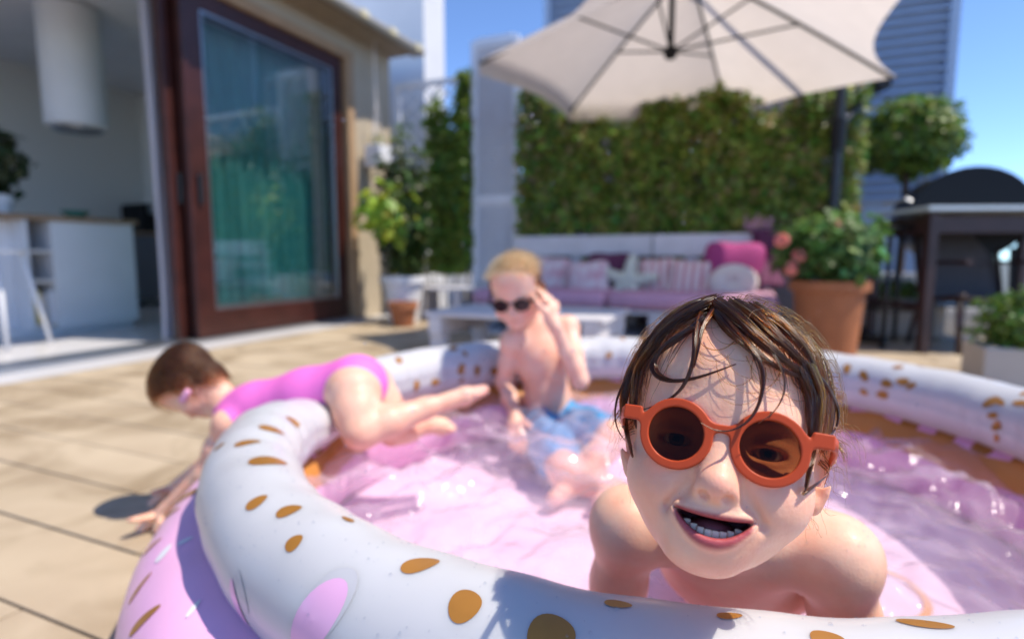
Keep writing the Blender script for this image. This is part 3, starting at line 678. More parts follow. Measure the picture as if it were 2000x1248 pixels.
# ---- sling chair behind / under it
ch = empty('sling_chair', T(.42, .25, 0), 'dark sling armchair with woven seat tucked at the bar table', 'chair')
mb = MB(); V = []
for (i, z, j) in ((.0, .30, .0), (.05, .27, .18), (.12, .26, .32), (.0, .34, .42), (0, .5, .47), (0, .76, .55)): pass
prof = [(.02, .36), (.15, .335), (.32, .315), (.42, .34), (.46, .46), (.50, .62), (.54, .80)]
V = [T(.2 + .5 * s_, j - .05, z - .02 * math.sin(math.pi * s_)) for (j, z) in prof for s_ in np.linspace(0, 1, 6)]
F = [(a * 6 + b, a * 6 + b + 1, (a + 1) * 6 + b + 1, (a + 1) * 6 + b) for a in range(len(prof) - 1) for b in range(5)]
o = link('sling', np_mesh('sling', V, F, mat('sling', (.085, .075, .08), .8, noise=.2, nscale=60)), ch); o.modifiers.new('t', 'SOLIDIFY').thickness = .006
for s_ in (.19, .71):
    MB().tube([T(s_, 0 - .05, .36), T(s_, .27, .31), T(s_, .37, .34), T(s_, .49, .82)], .014, 8).done('side_frame', 'dark_wood', ch, True)
    MB().tube([T(s_, .0, .35), T(s_, -.04, .0)], .016, 8).done('leg', 'dark_wood', ch, True); MB().tube([T(s_, .36, .33), T(s_, .46, .0)], .016, 8).done('leg', 'dark_wood', ch, True)
    MB().box(T(s_, .16, .56), (.045, .46, .025), R_(-4), .006).done('armrest', 'dark_wood', ch)
# dark post left of the table: tall lantern stand leg frame
dp = G(1722, 682); ls = empty('bar_stool', (dp[0], dp[1], 0), 'tall black metal bar stool between geranium and bar table', 'stool')
for i, j in ((0, 0), (.3, .03), (.03, .3), (.33, .33)): MB().tube([(dp[0] + i * .9 + .0, dp[1] + j, 0), (dp[0] + i * .8 + .02, dp[1] + j * .9 + .02, .76)], .015, 8).done('leg', 'black_metal', ls, True)
MB().box((dp[0] + .15, dp[1] + .16, .775), (.36, .36, .03), 0, .008).done('seat', 'black', ls)
mb = MB()
for a_, b_ in (((0, 0), (.3, .03)), ((0, 0), (.03, .3)), ((.3, .03), (.33, .33)), ((.03, .3), (.33, .33))): mb.tube([(dp[0] + a_[0] * .88, dp[1] + a_[1] * .98, .25), (dp[0] + b_[0] * .88, dp[1] + b_[1] * .98, .25)], .009, 6)
mb.done('foot_ring', 'black_metal', ls)
kp = H(on_b(22, IB - .25), IB - .25, .9)
kpl = empty('kitchen_plant', tuple(kp), 'dark leafy pot plant standing on the kitchen island at the left edge', 'potted plant')
pot('pot', kp[0], kp[1], .9, .06, .08, .14, 'white', kpl, .012)
c, d = ball_pts(260, (kp[0], kp[1], 1.28), (.17, .17, .26), .2); leaf_cloud('leaves', c, d + [0, 0, .3], .10, leaf_cols(len(c), (.05, .075, .03)), 'leaf', kpl)
# ---- glass balustrade at the terrace edge
rl = empty('glass_balustrade', (5.6, 5.8, 0), 'clear glass balustrade with slim posts along the terrace edge', 'railing')
for i in range(4):
    x = 4.35 + i * 1.0; y = 6.05 - i * .42
    MB().box((x + .5, y - .21, .62), (1.04, .014, 1.1), -HA).done('pane', 'rail_glass', rl)
    MB().box((x - .02, y, .62), (.045, .045, 1.24), -HA, .003).done('post', 'steel', rl)
MB().tube([(4.3, 6.07, 1.235), (8.35, 4.36, 1.235)], .022, 8).done('handrail', 'steel', rl, True)
# ---- hanging lantern and cables on the wall beside the door
wl = H(4.62, WB + .16); hz = 1.62
la = empty('wall_planter', (wl[0], wl[1], hz), 'small white box hung by cords on the house wall', 'planter')
hbox(MB(), 4.53, 4.71, WB + .06, WB + .24, 1.44, 1.64, .008).done('box', 'white', la)
for s_ in (4.54, 4.70): MB().tube([H(s_, WB + .15, 1.64), H(4.62, WB + .15, 2.05), H(4.62, WB + .14, 2.58)], .006, 6).done('cord', 'cream_fabric', la)
MB().tube([H(4.80, WB + .003, 2.55), H(4.80, WB + .006, 1.3)], .009, 6).done('cable', 'grey_wall', la)
c, d = ball_pts(60, H(4.62, WB + .15, 1.68), (.08, .08, .06)); leaf_cloud('leaves', c, d + [0, 0, .6], .04, leaf_cols(len(c), (.3, .3, .12)), 'leaf', la)

# ------------------------------------------------------------------ inflatable pool
PX, PY = .287, 1.097
RINGS = {'up': (.73, .069, .27), 'low': (.78, .115, .115)}
TG = math.atan2(1.19 - PY, -.44 - PX)                          # where the girl leans on the rim
def ring_pt(w, th, ph, off=0.0):
    R, r, zc = RINGS[w]; th = np.asarray(th, float); ph = np.asarray(ph, float)
    d = (th - TG + math.pi) % (2 * math.pi) - math.pi
    g = np.exp(-(d / .19) ** 2) if w == 'up' else np.zeros_like(th)
    wr = .0012 * np.sin(th * 61 + 2 * np.sin(ph)) * np.exp(-(d / .5) ** 2) * (w == 'up') + .0009 * np.sin(th * 23 + ph * 2) + .0006 * np.sin(th * 47 - ph * 3)
    pk = (np.mod(ph, 2 * math.pi) - math.pi) / .55; wr = wr + (.0016 * np.sin(th * 88 + 1.5 * np.sin(th * 7)) + .0012 * np.sin(th * 37)) * np.exp(-pk ** 2)
    seam = -.0035 * np.exp(-((np.cos(ph) + 1) / .004)) if w == 'up' else 0
    rr = r + off + wr + seam
    rad = R + rr * np.cos(ph) * (1 + .14 * g); z = zc + rr * np.sin(ph) * (1 - .20 * g) - .022 * g
    return np.stack([PX + rad * np.cos(th), PY + rad * np.sin(th), z], -1)
def ring_mesh(name, w, m, parent, nt_=420, np_=56):
    th = np.repeat(np.arange(nt_) * 2 * math.pi / nt_, np_); ph = np.tile(np.arange(np_) * 2 * math.pi / np_, nt_)
    V = ring_pt(w, th, ph); i = np.arange(nt_)[:, None]; j = np.arange(np_)[None]
    F = np.stack([i * np_ + j, (i + 1) % nt_ * np_ + j, (i + 1) % nt_ * np_ + (j + 1) % np_, i * np_ + (j + 1) % np_], -1).reshape(-1, 4)
    return link(name, np_mesh(name, V, F, M[m]), parent)
pool = empty('inflatable_pool', (PX, PY, 0), 'round inflatable paddling pool, white gold-spotted rim over pink ring', 'pool')
ring_mesh('upper_ring', 'up', 'vinyl', pool); ring_mesh('lower_ring', 'low', 'vinyl_pink', pool)
n = 96; V = [(PX, PY, .012)]; F = []
for r in (.35, .6, .70): V += [(PX + r * math.cos(2 * math.pi * k / n), PY + r * math.sin(2 * math.pi * k / n), .012 if r < .65 else .03) for k in range(n)]
F3 = [(0, 1 + k, 1 + (k + 1) % n) for k in range(n)]
mb = MB(); vs = [mb.bm.verts.new(Vector(v)) for v in V]
for q in F3: mb.bm.faces.new([vs[i] for i in q])
for a in (0, 1):
    for k in range(n): mb.bm.faces.new([vs[1 + a * n + k], vs[1 + (a + 1) * n + k], vs[1 + (a + 1) * n + (k + 1) % n], vs[1 + a * n + (k + 1) % n]])
mb.done('pool_floor', 'pool_floor', pool, True)
def hit(w, px, py):
    d = ray(px, py); R, r, zc = RINGS[w]
    t = np.linspace(.15, 3, 30000); p = np.array([0, 0, CAM_H]) + d * t[:, None]
    s = np.hypot(np.hypot(p[:, 0] - PX, p[:, 1] - PY) - R, p[:, 2] - zc) - r
    k = np.argmax(s < 0) if (s < 0).any() else np.argmin(np.abs(s) / t)
    p = p[k]; return math.atan2(p[1] - PY, p[0] - PX), math.atan2(p[2] - zc, math.hypot(p[0] - PX, p[1] - PY) - R)
class Patches:
    def __init__(s): s.V = []; s.F = []; s.n = 0; s.parts = []
    def add(s, w, th, ph, a, b, rot, off, egg=.22, box=False, nr=5, na=28):
        R, r, zc = RINGS[w]; base = s.n; 
        for i in range(nr + 1):
            for k in range(na):
                t = 2 * math.pi * k / na; q = i / nr
                if box: c, d = math.cos(t), math.sin(t); m_ = (abs(c) ** 6 + abs(d) ** 6) ** (-1 / 6); x, y = a * q * c * m_, b * q * d * m_
                else: x, y = a * q * math.cos(t), b * q * math.sin(t) * (1 - egg * math.cos(t))
                u, v = x * math.cos(rot) - y * math.sin(rot), x * math.sin(rot) + y * math.cos(rot)
                s.V.append(ring_pt(w, th + u / (R + r * math.cos(ph)), ph + v / r, off))
        for i in range(nr):
            for k in range(na): s.F.append((base + i * na + k, base + i * na + (k + 1) % na, base + (i + 1) * na + (k + 1) % na, base + (i + 1) * na + k))
        s.n += (nr + 1) * na; s.parts.append((base, s.n, na, nr))
    def line(s, w, p, q, ratio, off, shift=(0, 0), grow=1.0, egg=.22):
        (t0, f0), (t1, f1) = hit(w, *p), hit(w, *q); R, r, zc = RINGS[w]
        ph = (f0 + f1) / 2; kx = R + r * math.cos(ph); u, v = (t1 - t0) * kx, (f1 - f0) * r
        a = math.hypot(u, v) / 2; s.add(w, (t0 + t1) / 2 + shift[0], ph + shift[1], a * grow, a * ratio * grow, math.atan2(v, u), off, egg)
    def done(s, name, m, parent):
        A = np.array(s.V).reshape(-1, 3); F = np.array(s.F)
        for b0, b1, na, nr in s.parts:
            f_ = F[(F[:, 0] >= b0) & (F[:, 0] < b1)] - b0; link(name, np_mesh(name, A[b0:b1], f_, M[m]), parent)
gold, grey, pink, white = Patches(), Patches(), Patches(), Patches()
UP = [((485, 906), (560, 906), .5), ((482, 996), (522, 968), .5), ((538, 1004), (590, 989), .5), ((558, 1073), (592, 1048), .6), ((782, 1110), (859, 1094), .55),
      ((876, 1186), (942, 1178), 1.0), ((1030, 1243), (1125, 1243), .95), ((1750, 1212), (1865, 1222), .36), ((505, 837), (555, 848), .4),
      ((458, 872), (510, 861), .4), ((560, 815), (585, 828), .5), ((420, 880), (440, 866), .5), ((1400, 1205), (1450, 1206), .5), ((1180, 1176), (1235, 1182), .5), ((690, 1022), (668, 1012), .4), ((1585, 1250), (1650, 1250), .8)]
for p, q, rt in UP:
    gold.line('up', p, q, rt * (1.6 if p[0] < 620 else 1.0), .0007)
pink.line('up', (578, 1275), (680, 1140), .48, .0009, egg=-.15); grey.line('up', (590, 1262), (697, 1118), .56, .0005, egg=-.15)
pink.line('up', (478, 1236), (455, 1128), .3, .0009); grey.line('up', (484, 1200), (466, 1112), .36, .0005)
for i in range(95):                                           # spots on the far and inner side
    th = random.uniform(-.75, 2.75); ph = R_(random.uniform(55, 215))
    if th > TG - .25: ph = R_(random.uniform(100, 215))
    a = random.uniform(.010, .018); rot = random.uniform(0, 3.14)
    gold.add('up', th, ph, a, a * random.uniform(.5, .7), rot, .0009, nr=3, na=16)
for i in range(26):
    th = random.uniform(-2.0, -.75); ph = R_(random.uniform(130, 220)); a = random.uniform(.012, .02); gold.add('up', th, ph, a, a * .6, random.uniform(0, 3), .0009, nr=3, na=16)
k = 0
for th in np.arange(-math.pi, math.pi, .062):
    if k % 2 == 0: gold.add('low', th, R_(128), random.uniform(.021, .025), .024, 0, .0009, box=True, nr=3, na=20)
    k += 1
for p, q, rt in [((252, 1240), (315, 1182), .36), ((252, 1180), (296, 1116), .30), ((282, 1086), (318, 1052), .3), ((326, 1009), (352, 992), .35)]: gold.line('low', p, q, rt, .0010)
for p, q, rt in [((305, 1098), (335, 1062), .5), ((366, 1208), (392, 1172), .3), ((345, 1064), (378, 1048), .5)]: white.line('low', p, q, rt, .0010)
for i in range(70):
    th = random.uniform(-math.pi, math.pi)
    if -2.75 < th < -1.9: continue
    gold.add('low', th, R_(random.uniform(-20, 60)), random.uniform(.03, .045), .013, R_(60), .0010, nr=3, na=18)
grey.done('print_shadow', 'print_shadow_grey', pool); n1, n2 = 360, 16; th = np.repeat(np.arange(n1 + 1) * 2 * math.pi / n1, n2 + 1); u_ = np.tile(np.arange(n2 + 1) / n2, n1 + 1)
ph = R_(136) + .06 * np.sin(th * 11) + .04 * np.sin(th * 23) + u_ * (R_(166) - R_(136))
i = np.arange(n1)[:, None]; j = np.arange(n2)[None]; F = np.stack([i * (n2 + 1) + j, (i + 1) * (n2 + 1) + j, (i + 1) * (n2 + 1) + j + 1, i * (n2 + 1) + j + 1], -1).reshape(-1, 4)
link('inner_band', np_mesh('inner_band', ring_pt('low', th, ph, .0011), F, mat('dough_print', (.60, .25, .055), .4, noise=.2, nscale=7)), pool)
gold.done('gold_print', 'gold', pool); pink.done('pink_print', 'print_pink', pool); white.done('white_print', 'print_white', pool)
mb = MB()                                                     # orange loops printed on the floor
for cx, cy, r in ((-.06, .66, .07), (.62, .95, .09)):
    for k in range(0, 40):
        t0, t1 = 2 * math.pi * k / 40, 2 * math.pi * (k + 1) / 40
        mb.quad([(cx + rr * math.cos(t), cy + rr * math.sin(t), .016) for rr, t in ((r, t0), (r + .012, t0), (r + .012, t1), (r, t1))])
mb.done('floor_print', mat('orange_print', (.75, .36, .08), .4), pool)
# water
ZW = .170
n = 380; g = np.linspace(-.712, .712, n); X, Y = np.meshgrid(g, g, indexing='ij'); Zw = np.zeros_like(X)
for i in range(34):
    lam = random.choice((.04, .05, .06, .08, .11, .16, .28)) * random.uniform(.8, 1.25); t = random.uniform(0, 6.28); k_ = 2 * math.pi / lam
    Zw += lam * .0125 * np.sin(k_ * (X * math.cos(t) + Y * math.sin(t) + .03 * np.sin(X * 9 + i) + .03 * np.sin(Y * 8 - i)) + random.uniform(0, 6.28))
for cx, cy, s in ((-.05, 1.55, .006), (.37, .62, .005), (-.3, 1.15, .006), (.3, .95, .004)):   # ripples round the bathers
    d = np.hypot(X + PX - cx, Y + PY - cy); Zw += s * np.sin(d * 62) * np.exp(-((d - .16) / .14) ** 2)
chop = np.zeros_like(X)
for cx, cy, s in [(*G(px, py, ZW)[:2], s) for px, py, s in ((1790, 870, .13), (1690, 830, .12), (1840, 960, .1), (780, 940, .11), (1000, 830, .13), (860, 880, .1), (1180, 880, .12))]: chop = np.maximum(chop, np.exp(-((X + PX - cx) ** 2 + (Y + PY - cy) ** 2) / s ** 2))
Zw *= 1.1 + .9 * chop
ins = np.hypot(X, Y) < .706
idx = -np.ones(X.shape, int); idx[ins] = np.arange(ins.sum()); V = np.stack([X[ins] + PX, Y[ins] + PY, ZW + Zw[ins]], 1)
q = np.stack([idx[:-1, :-1], idx[1:, :-1], idx[1:, 1:], idx[:-1, 1:]], -1).reshape(-1, 4); q = q[(q >= 0).all(1)]
setp(link('water', np_mesh('water', V, q, M['water'])), 'clear rippling water filling the pink paddling pool', kind='structure')

# ------------------------------------------------------------------ bodies: blended volumes turned into one continuous skin
class Field:
    def __init__(s, lo, hi, vs):
        s.lo = np.array(lo, float); s.vs = vs; s.n = np.ceil((np.array(hi) - s.lo) / vs).astype(int) + 1
        s.F = np.full(s.n, .2, np.float32)
    def region(s, lo, hi):
        i0 = np.clip(np.floor((lo - s.lo) / s.vs).astype(int), 0, s.n); i1 = np.clip(np.ceil((hi - s.lo) / s.vs).astype(int) + 1, 0, s.n)
        if (i1 <= i0).any(): return None
        sl_ = tuple(slice(a, b) for a, b in zip(i0, i1))
        ax = [(s.lo[k] + s.vs * np.arange(i0[k], i1[k])).astype(np.float32) for k in range(3)]
        return sl_, ax
    def op(s, sl_, d, k, sub=False):
        A = s.F[sl_]
        if sub: 
            h = np.clip(.5 - .5 * (A + d) / k, 0, 1); s.F[sl_] = A * (1 - h) - d * h + k * h * (1 - h)
        else:
            h = np.clip(.5 + .5 * (A - d) / k, 0, 1); s.F[sl_] = A * (1 - h) + d * h - k * h * (1 - h)
    def cap(s, a, b, ra, rb, k=.01, sub=False):
        a = np.array(a, float); b = np.array(b, float); m = max(ra, rb) + k + 4 * s.vs
        r = s.region(np.minimum(a, b) - m, np.maximum(a, b) + m)
        if r is None: return
        sl_, (x, y, z) = r; ab = b - a; L2 = float(ab @ ab) + 1e-12
        X, Y, Z = x[:, None, None] - a[0], y[None, :, None] - a[1], z[None, None, :] - a[2]
        t = np.clip((X * ab[0] + Y * ab[1] + Z * ab[2]) / L2, 0, 1)
        d = np.sqrt((X - t * ab[0]) ** 2 + (Y - t * ab[1]) ** 2 + (Z - t * ab[2]) ** 2) - (ra + (rb - ra) * t)
        s.op(sl_, d.astype(np.float32), k, sub)
    def ell(s, c, r, k=.01, Rm=None, sub=False):
        c = np.array(c, float); r = np.array(r, float) * np.ones(3); m = r.max() + k + 4 * s.vs
        g = s.region(c - m, c + m)
        if g is None: return
        sl_, (x, y, z) = g; X, Y, Z = x[:, None, None] - c[0], y[None, :, None] - c[1], z[None, None, :] - c[2]
        if Rm is None: Rm = np.eye(3)
        L = [X * Rm[0, i] + Y * Rm[1, i] + Z * Rm[2, i] for i in range(3)]
        k0 = np.sqrt(sum((L[i] / r[i]) ** 2 for i in range(3))); k1 = np.sqrt(sum((L[i] / r[i] ** 2) ** 2 for i in range(3))) + 1e-9
        s.op(sl_, (k0 * (k0 - 1) / k1).astype(np.float32), k, sub)
    def chain(s, pts, rad, k=.01):
        for i in range(len(pts) - 1): s.cap(pts[i], pts[i + 1], rad[i], rad[i + 1], k)
    def sample(s, p):
        q = np.clip((p - s.lo) / s.vs, 0, s.n - 1.001); i = q.astype(int); f = q - i; out = 0
        for dx in (0, 1):
            for dy in (0, 1):
                for dz in (0, 1):
                    w = (f[..., 0] if dx else 1 - f[..., 0]) * (f[..., 1] if dy else 1 - f[..., 1]) * (f[..., 2] if dz else 1 - f[..., 2])
                    out = out + w * s.F[i[..., 0] + dx, i[..., 1] + dy, i[..., 2] + dz]
        return out
    def grad(s, p):
        e = s.vs * 1.2; g = np.stack([s.sample(p + np.eye(3)[k] * e) - s.sample(p - np.eye(3)[k] * e) for k in range(3)], -1)
        return g / (np.linalg.norm(g, axis=-1, keepdims=True) + 1e-9)
    def snap(s, p, off):
        for _ in range(3): p = p - s.grad(p) * (s.sample(p) - off)[..., None]
        return p
    def cast(s, o, d, off=0.0, t0=.2, t1=1.4):
        t = t0
        while t < t1:
            v = float(s.sample((o + d * t)[None])[0]) - off
            if v < 4e-4: return o + d * t
            t += max(min(v * .7, .03), 3e-4)
        return None
    def surface(s):
        F = s.F; ins = F < 0; n = np.array(F.shape) - 1
        cnt = np.zeros(n, np.uint8)
        for dx in (0, 1):
            for dy in (0, 1):
                for dz in (0, 1): cnt += ins[dx:n[0] + dx, dy:n[1] + dy, dz:n[2] + dz]
        I = np.argwhere((cnt > 0) & (cnt < 8)); vid = np.full(n, -1, np.int32); vid[tuple(I.T)] = np.arange(len(I))
        acc = np.zeros((len(I), 3)); c = np.zeros(len(I))
        C = [(0, 0, 0), (1, 0, 0), (0, 1, 0), (1, 1, 0), (0, 0, 1), (1, 0, 1), (0, 1, 1), (1, 1, 1)]
        fv = [F[I[:, 0] + q[0], I[:, 1] + q[1], I[:, 2] + q[2]] for q in C]
        for a, b in ((0, 1), (2, 3), (4, 5), (6, 7), (0, 2), (1, 3), (4, 6), (5, 7), (0, 4), (1, 5), (2, 6), (3, 7)):
            m = (fv[a] < 0) != (fv[b] < 0); t = fv[a][m] / (fv[a][m] - fv[b][m])
            acc[m] += np.array(C[a]) + t[:, None] * (np.array(C[b]) - np.array(C[a])); c[m] += 1
        V = s.lo + s.vs * (I + acc / c[:, None]); Q = []
        for ax in range(3):
            o1, o2 = [(1, 2), (2, 0), (0, 1)][ax]
            sl0 = [slice(1, n[k]) for k in range(3)]; sl0[ax] = slice(0, n[ax]); sl1 = list(sl0); sl1[ax] = slice(1, n[ax] + 1)
            A, B = ins[tuple(sl0)], ins[tuple(sl1)]
            for flip, mm in ((False, A & ~B), (True, ~A & B)):
                E = np.argwhere(mm) + np.array([0 if k == ax else 1 for k in range(3)])
                e1 = np.eye(3, dtype=int)[o1]; e2 = np.eye(3, dtype=int)[o2]
                q = np.stack([vid[tuple((E - e1 - e2).T)], vid[tuple((E - e2).T)], vid[tuple(E.T)], vid[tuple((E - e1).T)]], 1)
                Q.append(q[:, ::-1] if flip else q)
        Q = np.concatenate(Q); return V, Q[(Q >= 0).all(1)]
def frame(fwd, up_hint, roll=0.0):
    """head axes in the world: columns right (as seen from the front), forward, up"""
    f = np.array(fwd, float); f /= np.linalg.norm(f); u = np.array(up_hint, float); u -= f * (u @ f); u /= np.linalg.norm(u); r = np.cross(u, f)
    r2 = r * math.cos(roll) + u * math.sin(roll); u2 = -r * math.sin(roll) + u * math.cos(roll)
    return np.stack([r2, f, u2], 1)
class Head:
    """local axes: x to the picture's right of the face, y out of the face, z up; origin between the ears at eye level"""
    def __init__(s, fld, c, R, sc=1.0): s.f, s.c, s.R, s.s = fld, np.array(c, float), R, sc
    def w(s, p): return s.c + s.R @ (np.array(p, float) * s.s)
    def wa(s, p): return s.c + (np.asarray(p) * s.s) @ s.R.T
    def loc(s, p): return ((np.asarray(p) - s.c) @ s.R) / s.s
    def e(s, c, r, k=.01, rx=0, rz=0, ry=0, sub=False):
        m = np.array((Matrix.Rotation(rz, 3, 'Z') @ Matrix.Rotation(ry, 3, 'Y') @ Matrix.Rotation(rx, 3, 'X')))
        s.f.ell(s.w(c), np.array(r) * s.s, k * s.s, s.R @ m, sub)
    def cp(s, a, b, ra, rb, k=.01, sub=False): s.f.cap(s.w(a), s.w(b), ra * s.s, rb * s.s, k * s.s, sub)
    def build(s, smile=True, detail=True):
        s.e((0, -.012, .036), (.0670, .090, .069), .01)                         # cranium
        s.e((0, .022, .045), (.056, .056, .052), .03)                          # forehead
        s.e((0, .020, -.018), (.0560, .058, .058), .03)                        # face
        jx = -.0045 if smile else 0
        s.e((jx * .7, .028, -.049), (.0355, .045, .030), .022)                        # jaw
        for x in (-1, 1):
            s.e((x * .0335 - (.001 if smile else 0), .048, -.029), (.0255, .0275, .0255), .022)             # cheeks
            s.e((x * .024, .062, .018), (.022, .012, .008), .014, rz=-x * .35) # brows
            s.cp((x * .040 + (-.002 if smile else 0), -.002, -.038), (x * .012 + (-.0045 if smile else 0), .050, -.068), .0125, .011, .022)
        s.e((jx, .061, -.0705), (.0175, .0135, .0120), .018)                        # chin
        s.e((0, .062, -.050), (.027, .017, .020), .016)                        # mouth mound
        for x in (-1, 1):
            s.e((x * .029, .079, -.002), (.016, .013, .012), .012, sub=True)   # sockets
            s.e((x * .029, .057, -.002), (.0150, .0150, .0135), .006)          # lids over the eyeball
        s.cp((0, .067, .004), (0, .0835, -.027), .0072, .0088, .013)           # nose
        s.e((0, .0855, -.0285), (.0098, .0085, .0082), .007)
        for x in (-1, 1): s.e((x * .0112, .0790, -.0318), (.0072, .0078, .0062), .0045)
        if detail:
            for x in (-1, 1):
                s.e((x * .0070, .0868, -.0366), (.0036, .0046, .0031), .0018, sub=True)     # nostrils
                s.e((x * .029, .0685, -.0035), (.0112, .009, .0042), .003, sub=True)        # eye slit
        for x in (-1, 1):                                                      # ears
            s.e((x * .0690, -.010, -.006), (.0065, .0165, .026), .006, rz=-x * .5, ry=x * .18)
            s.e((x * .0720, -.004, -.004), (.006, .0085, .015), .004, rz=-x * .5, sub=True)
            s.e((x * .0655, -.003, -.027), (.0055, .007, .008), .005)
        if smile:
            for x in (-1, 1): s.cp((x * .0165, .0805, -.031), (x * .0285, .0715, -.047), .0011, .0007, .011, sub=True)   # smile folds
    def front(s, x, z, y0=.11, off=0.0):
        """the face's surface y at (x, z)"""
        ys = np.linspace(y0, .02, 240); v = s.f.sample(s.wa(np.stack([np.full_like(ys, x), ys, np.full_like(ys, z)], 1)))
        k = np.argmax(v < off * s.s); return ys[k]
    def mouth(s, wdt=.0245, zc=-.0490, drop=.0114, lip=.0044):
        xs = np.linspace(-wdt, wdt, 15)
        zu = lambda x: zc + .0024 * (x / wdt) ** 2 - .0006
        zl = lambda x: zu(x) - drop * np.maximum(0, 1 - (np.abs(x) / wdt) ** 2.2)
        up = [(x, s.front(x, zu(x) + .002) - .0025, zu(x) + .0022) for x in xs]
        lo = [(x, s.front(x, zl(x) - .003) - .0018, zl(x) - .0022 + .0010 * (x / wdt) ** 2) for x in xs]
        s.f.chain([s.w(p) for p in up], [s.s * (.0010 + .0010 * (1 - (x / wdt) ** 2)) for x in xs], .004 * s.s)
        s.f.chain([s.w(p) for p in lo], [s.s * (.0012 + .0028 * (1 - (x / wdt) ** 2)) for x in xs], .004 * s.s)
        g = s.f.region(s.w((0, .06, zc)) - .05 * s.s, s.w((0, .06, zc)) + .05 * s.s); sl_, (x, y, z) = g
        Pw = np.stack(np.meshgrid(x, y, z, indexing='ij'), -1); L = s.loc(Pw)
        d = np.maximum(np.maximum(L[..., 2] - zu(L[..., 0]), zl(L[..., 0]) - L[..., 2]), np.abs(L[..., 0]) - wdt)
        d = np.maximum(d, .040 - L[..., 1]); s.f.op(sl_, (d * s.s).astype(np.float32), .0022 * s.s, True)
        s.zu, s.zl, s.wdt, s.zc = zu, zl, wdt, zc
def skin_cols(V, base, patches):
    """patches: (centre, radii, colour, strength) soft tints of the skin itself"""
    c = np.tile(np.array(base), (len(V), 1))
    for ctr, r, col, st_, Rm in patches:
        q = (V - ctr) @ Rm / np.array(r); w = st_ * np.exp(-(q ** 2).sum(1) * 1.2)
        c = c * (1 - w[:, None]) + np.array(col) * w[:, None]
    return c
def hair_obj(name, strands, radii, m, parent):
    """strands: list of (n,3) arrays; radii: list of arrays"""
    hc_ = bpy.data.hair_curves.new(name); hc_.add_curves([len(s_) for s_ in strands])
    P_ = np.concatenate(strands).astype(np.float32); hc_.position_data.foreach_set('vector', P_.ravel())
    ra = hc_.attributes.get('radius') or hc_.attributes.new('radius', 'FLOAT', 'POINT'); ra.data.foreach_set('value', np.concatenate(radii).astype(np.float32))
    hc_.materials.append(M[m]); return link(name, hc_, parent)
def smooth_path(pts, n):
    pts = np.array(pts, float); t = np.concatenate([[0], np.cumsum(np.linalg.norm(np.diff(pts, axis=0), axis=1))]); t /= t[-1]
    u = np.linspace(0, 1, n); P0 = np.stack([np.interp(u, t, pts[:, k]) for k in range(pts.shape[1])], 1)
    for _ in range(max(2, n // len(pts) // 1)):
        P0[1:-1] = .25 * P0[:-2] + .5 * P0[1:-1] + .25 * P0[2:]
    return P0
def lock(path, wid, n, offs_jit=.0, taper=.85):
    """a clump: n strands following path inside a flat bundle that narrows to the tip"""
    L = []; m = len(path); t = np.linspace(0, 1, m)
    for _ in range(n):
        d = rng.normal(0, 1, 3); d /= np.linalg.norm(d); d *= wid * random.random() ** .5
        sh = 1 - taper * t ** 1.3; end = m - random.randint(0, max(1, m // 7))
        w = np.sin(t * random.uniform(3, 8) + random.uniform(0, 6))[:, None] * rng.normal(0, 1, 3) * wid * .18
        L.append((path + d * sh[:, None] + w * sh[:, None])[:max(4, end)])
    return L
def grow(fld, roots, dirs, steps, seg, off, fall, jitter, stiff=.75):
    """strands that lie on the head: walk along the skin at a small distance"""
    p = roots.copy(); d = dirs.copy(); out = [p.copy()]
    for i in range(steps):
        g = fld.grad(p); d = d * stiff + fall * (1 - stiff) + rng.normal(0, jitter, p.shape)
        d -= g * (d * g).sum(1)[:, None]; d /= np.linalg.norm(d, axis=1)[:, None] + 1e-9
        p = p + d * seg[:, None]; v = fld.sample(p); p = p - g * np.clip(v - off, -.01, .004)[:, None]
        out.append(p.copy())
    return np.stack(out, 1)

# ------------------------------------------------------------------ child in front
SKIN = (.88, .54, .38); BLUSH = (.86, .36, .27); LIP = (.40, .065, .085)
def merge(fine, coarse, lo, hi):
    """one skin out of a fine and a coarse sampling of the same volumes"""
    V1, Q1 = fine.surface(); V2, Q2 = coarse.surface()
    in2 = ((V2 > lo + coarse.vs * 1.2) & (V2 < hi - coarse.vs * 1.2)).all(1); Q2 = Q2[~in2[Q2].all(1)]
    return np.concatenate([V1, V2]), np.concatenate([Q1, Q2 + len(V1)])
def fingers(f, wrist, d, nrm, side, sc=1.0, curl=.5, spread=.16):
    """a hand: palm and five unequal bent fingers; d = pointing direction, nrm = back of the hand, side = thumb side"""
    d, nrm, side = [np.array(v, float) / np.linalg.norm(v) for v in (d, nrm, side)]
    pc_ = wrist + d * .028 * sc
    f.ell(pc_, np.array([.021, .028, .010]) * sc, .008 * sc, np.stack([side, d, nrm], 1)); f.cap(wrist - d * .01 * sc, pc_, .014 * sc, .013 * sc, .012 * sc)
    for i, (o, L) in enumerate(((-.016, .030), (-.0055, .037), (.0055, .040), (.0155, .036))):
        a = pc_ + side * o * sc + d * .022 * sc; dr = d + side * o * 1000 * .010 * spread; dr /= np.linalg.norm(dr); p = [a]
        for j, fr in enumerate((.42, .32, .26)):
            t = curl * (.5 + .8 * j); p.append(p[-1] + (dr * math.cos(t) - nrm * math.sin(t)) * L * fr * sc * 1.25)
        f.chain(p, [.0068 * sc, .0064 * sc, .006 * sc, .005 * sc], .002 * sc)
    a = pc_ + side * .016 * sc - d * .012 * sc; b = a + (side * .75 + d * .65 - nrm * .25) * .024 * sc; f.chain([a, b, b + (d * .9 + side * .25 - nrm * .3) * .022 * sc], [.0085 * sc, .0075 * sc, .0058 * sc], .004 * sc)
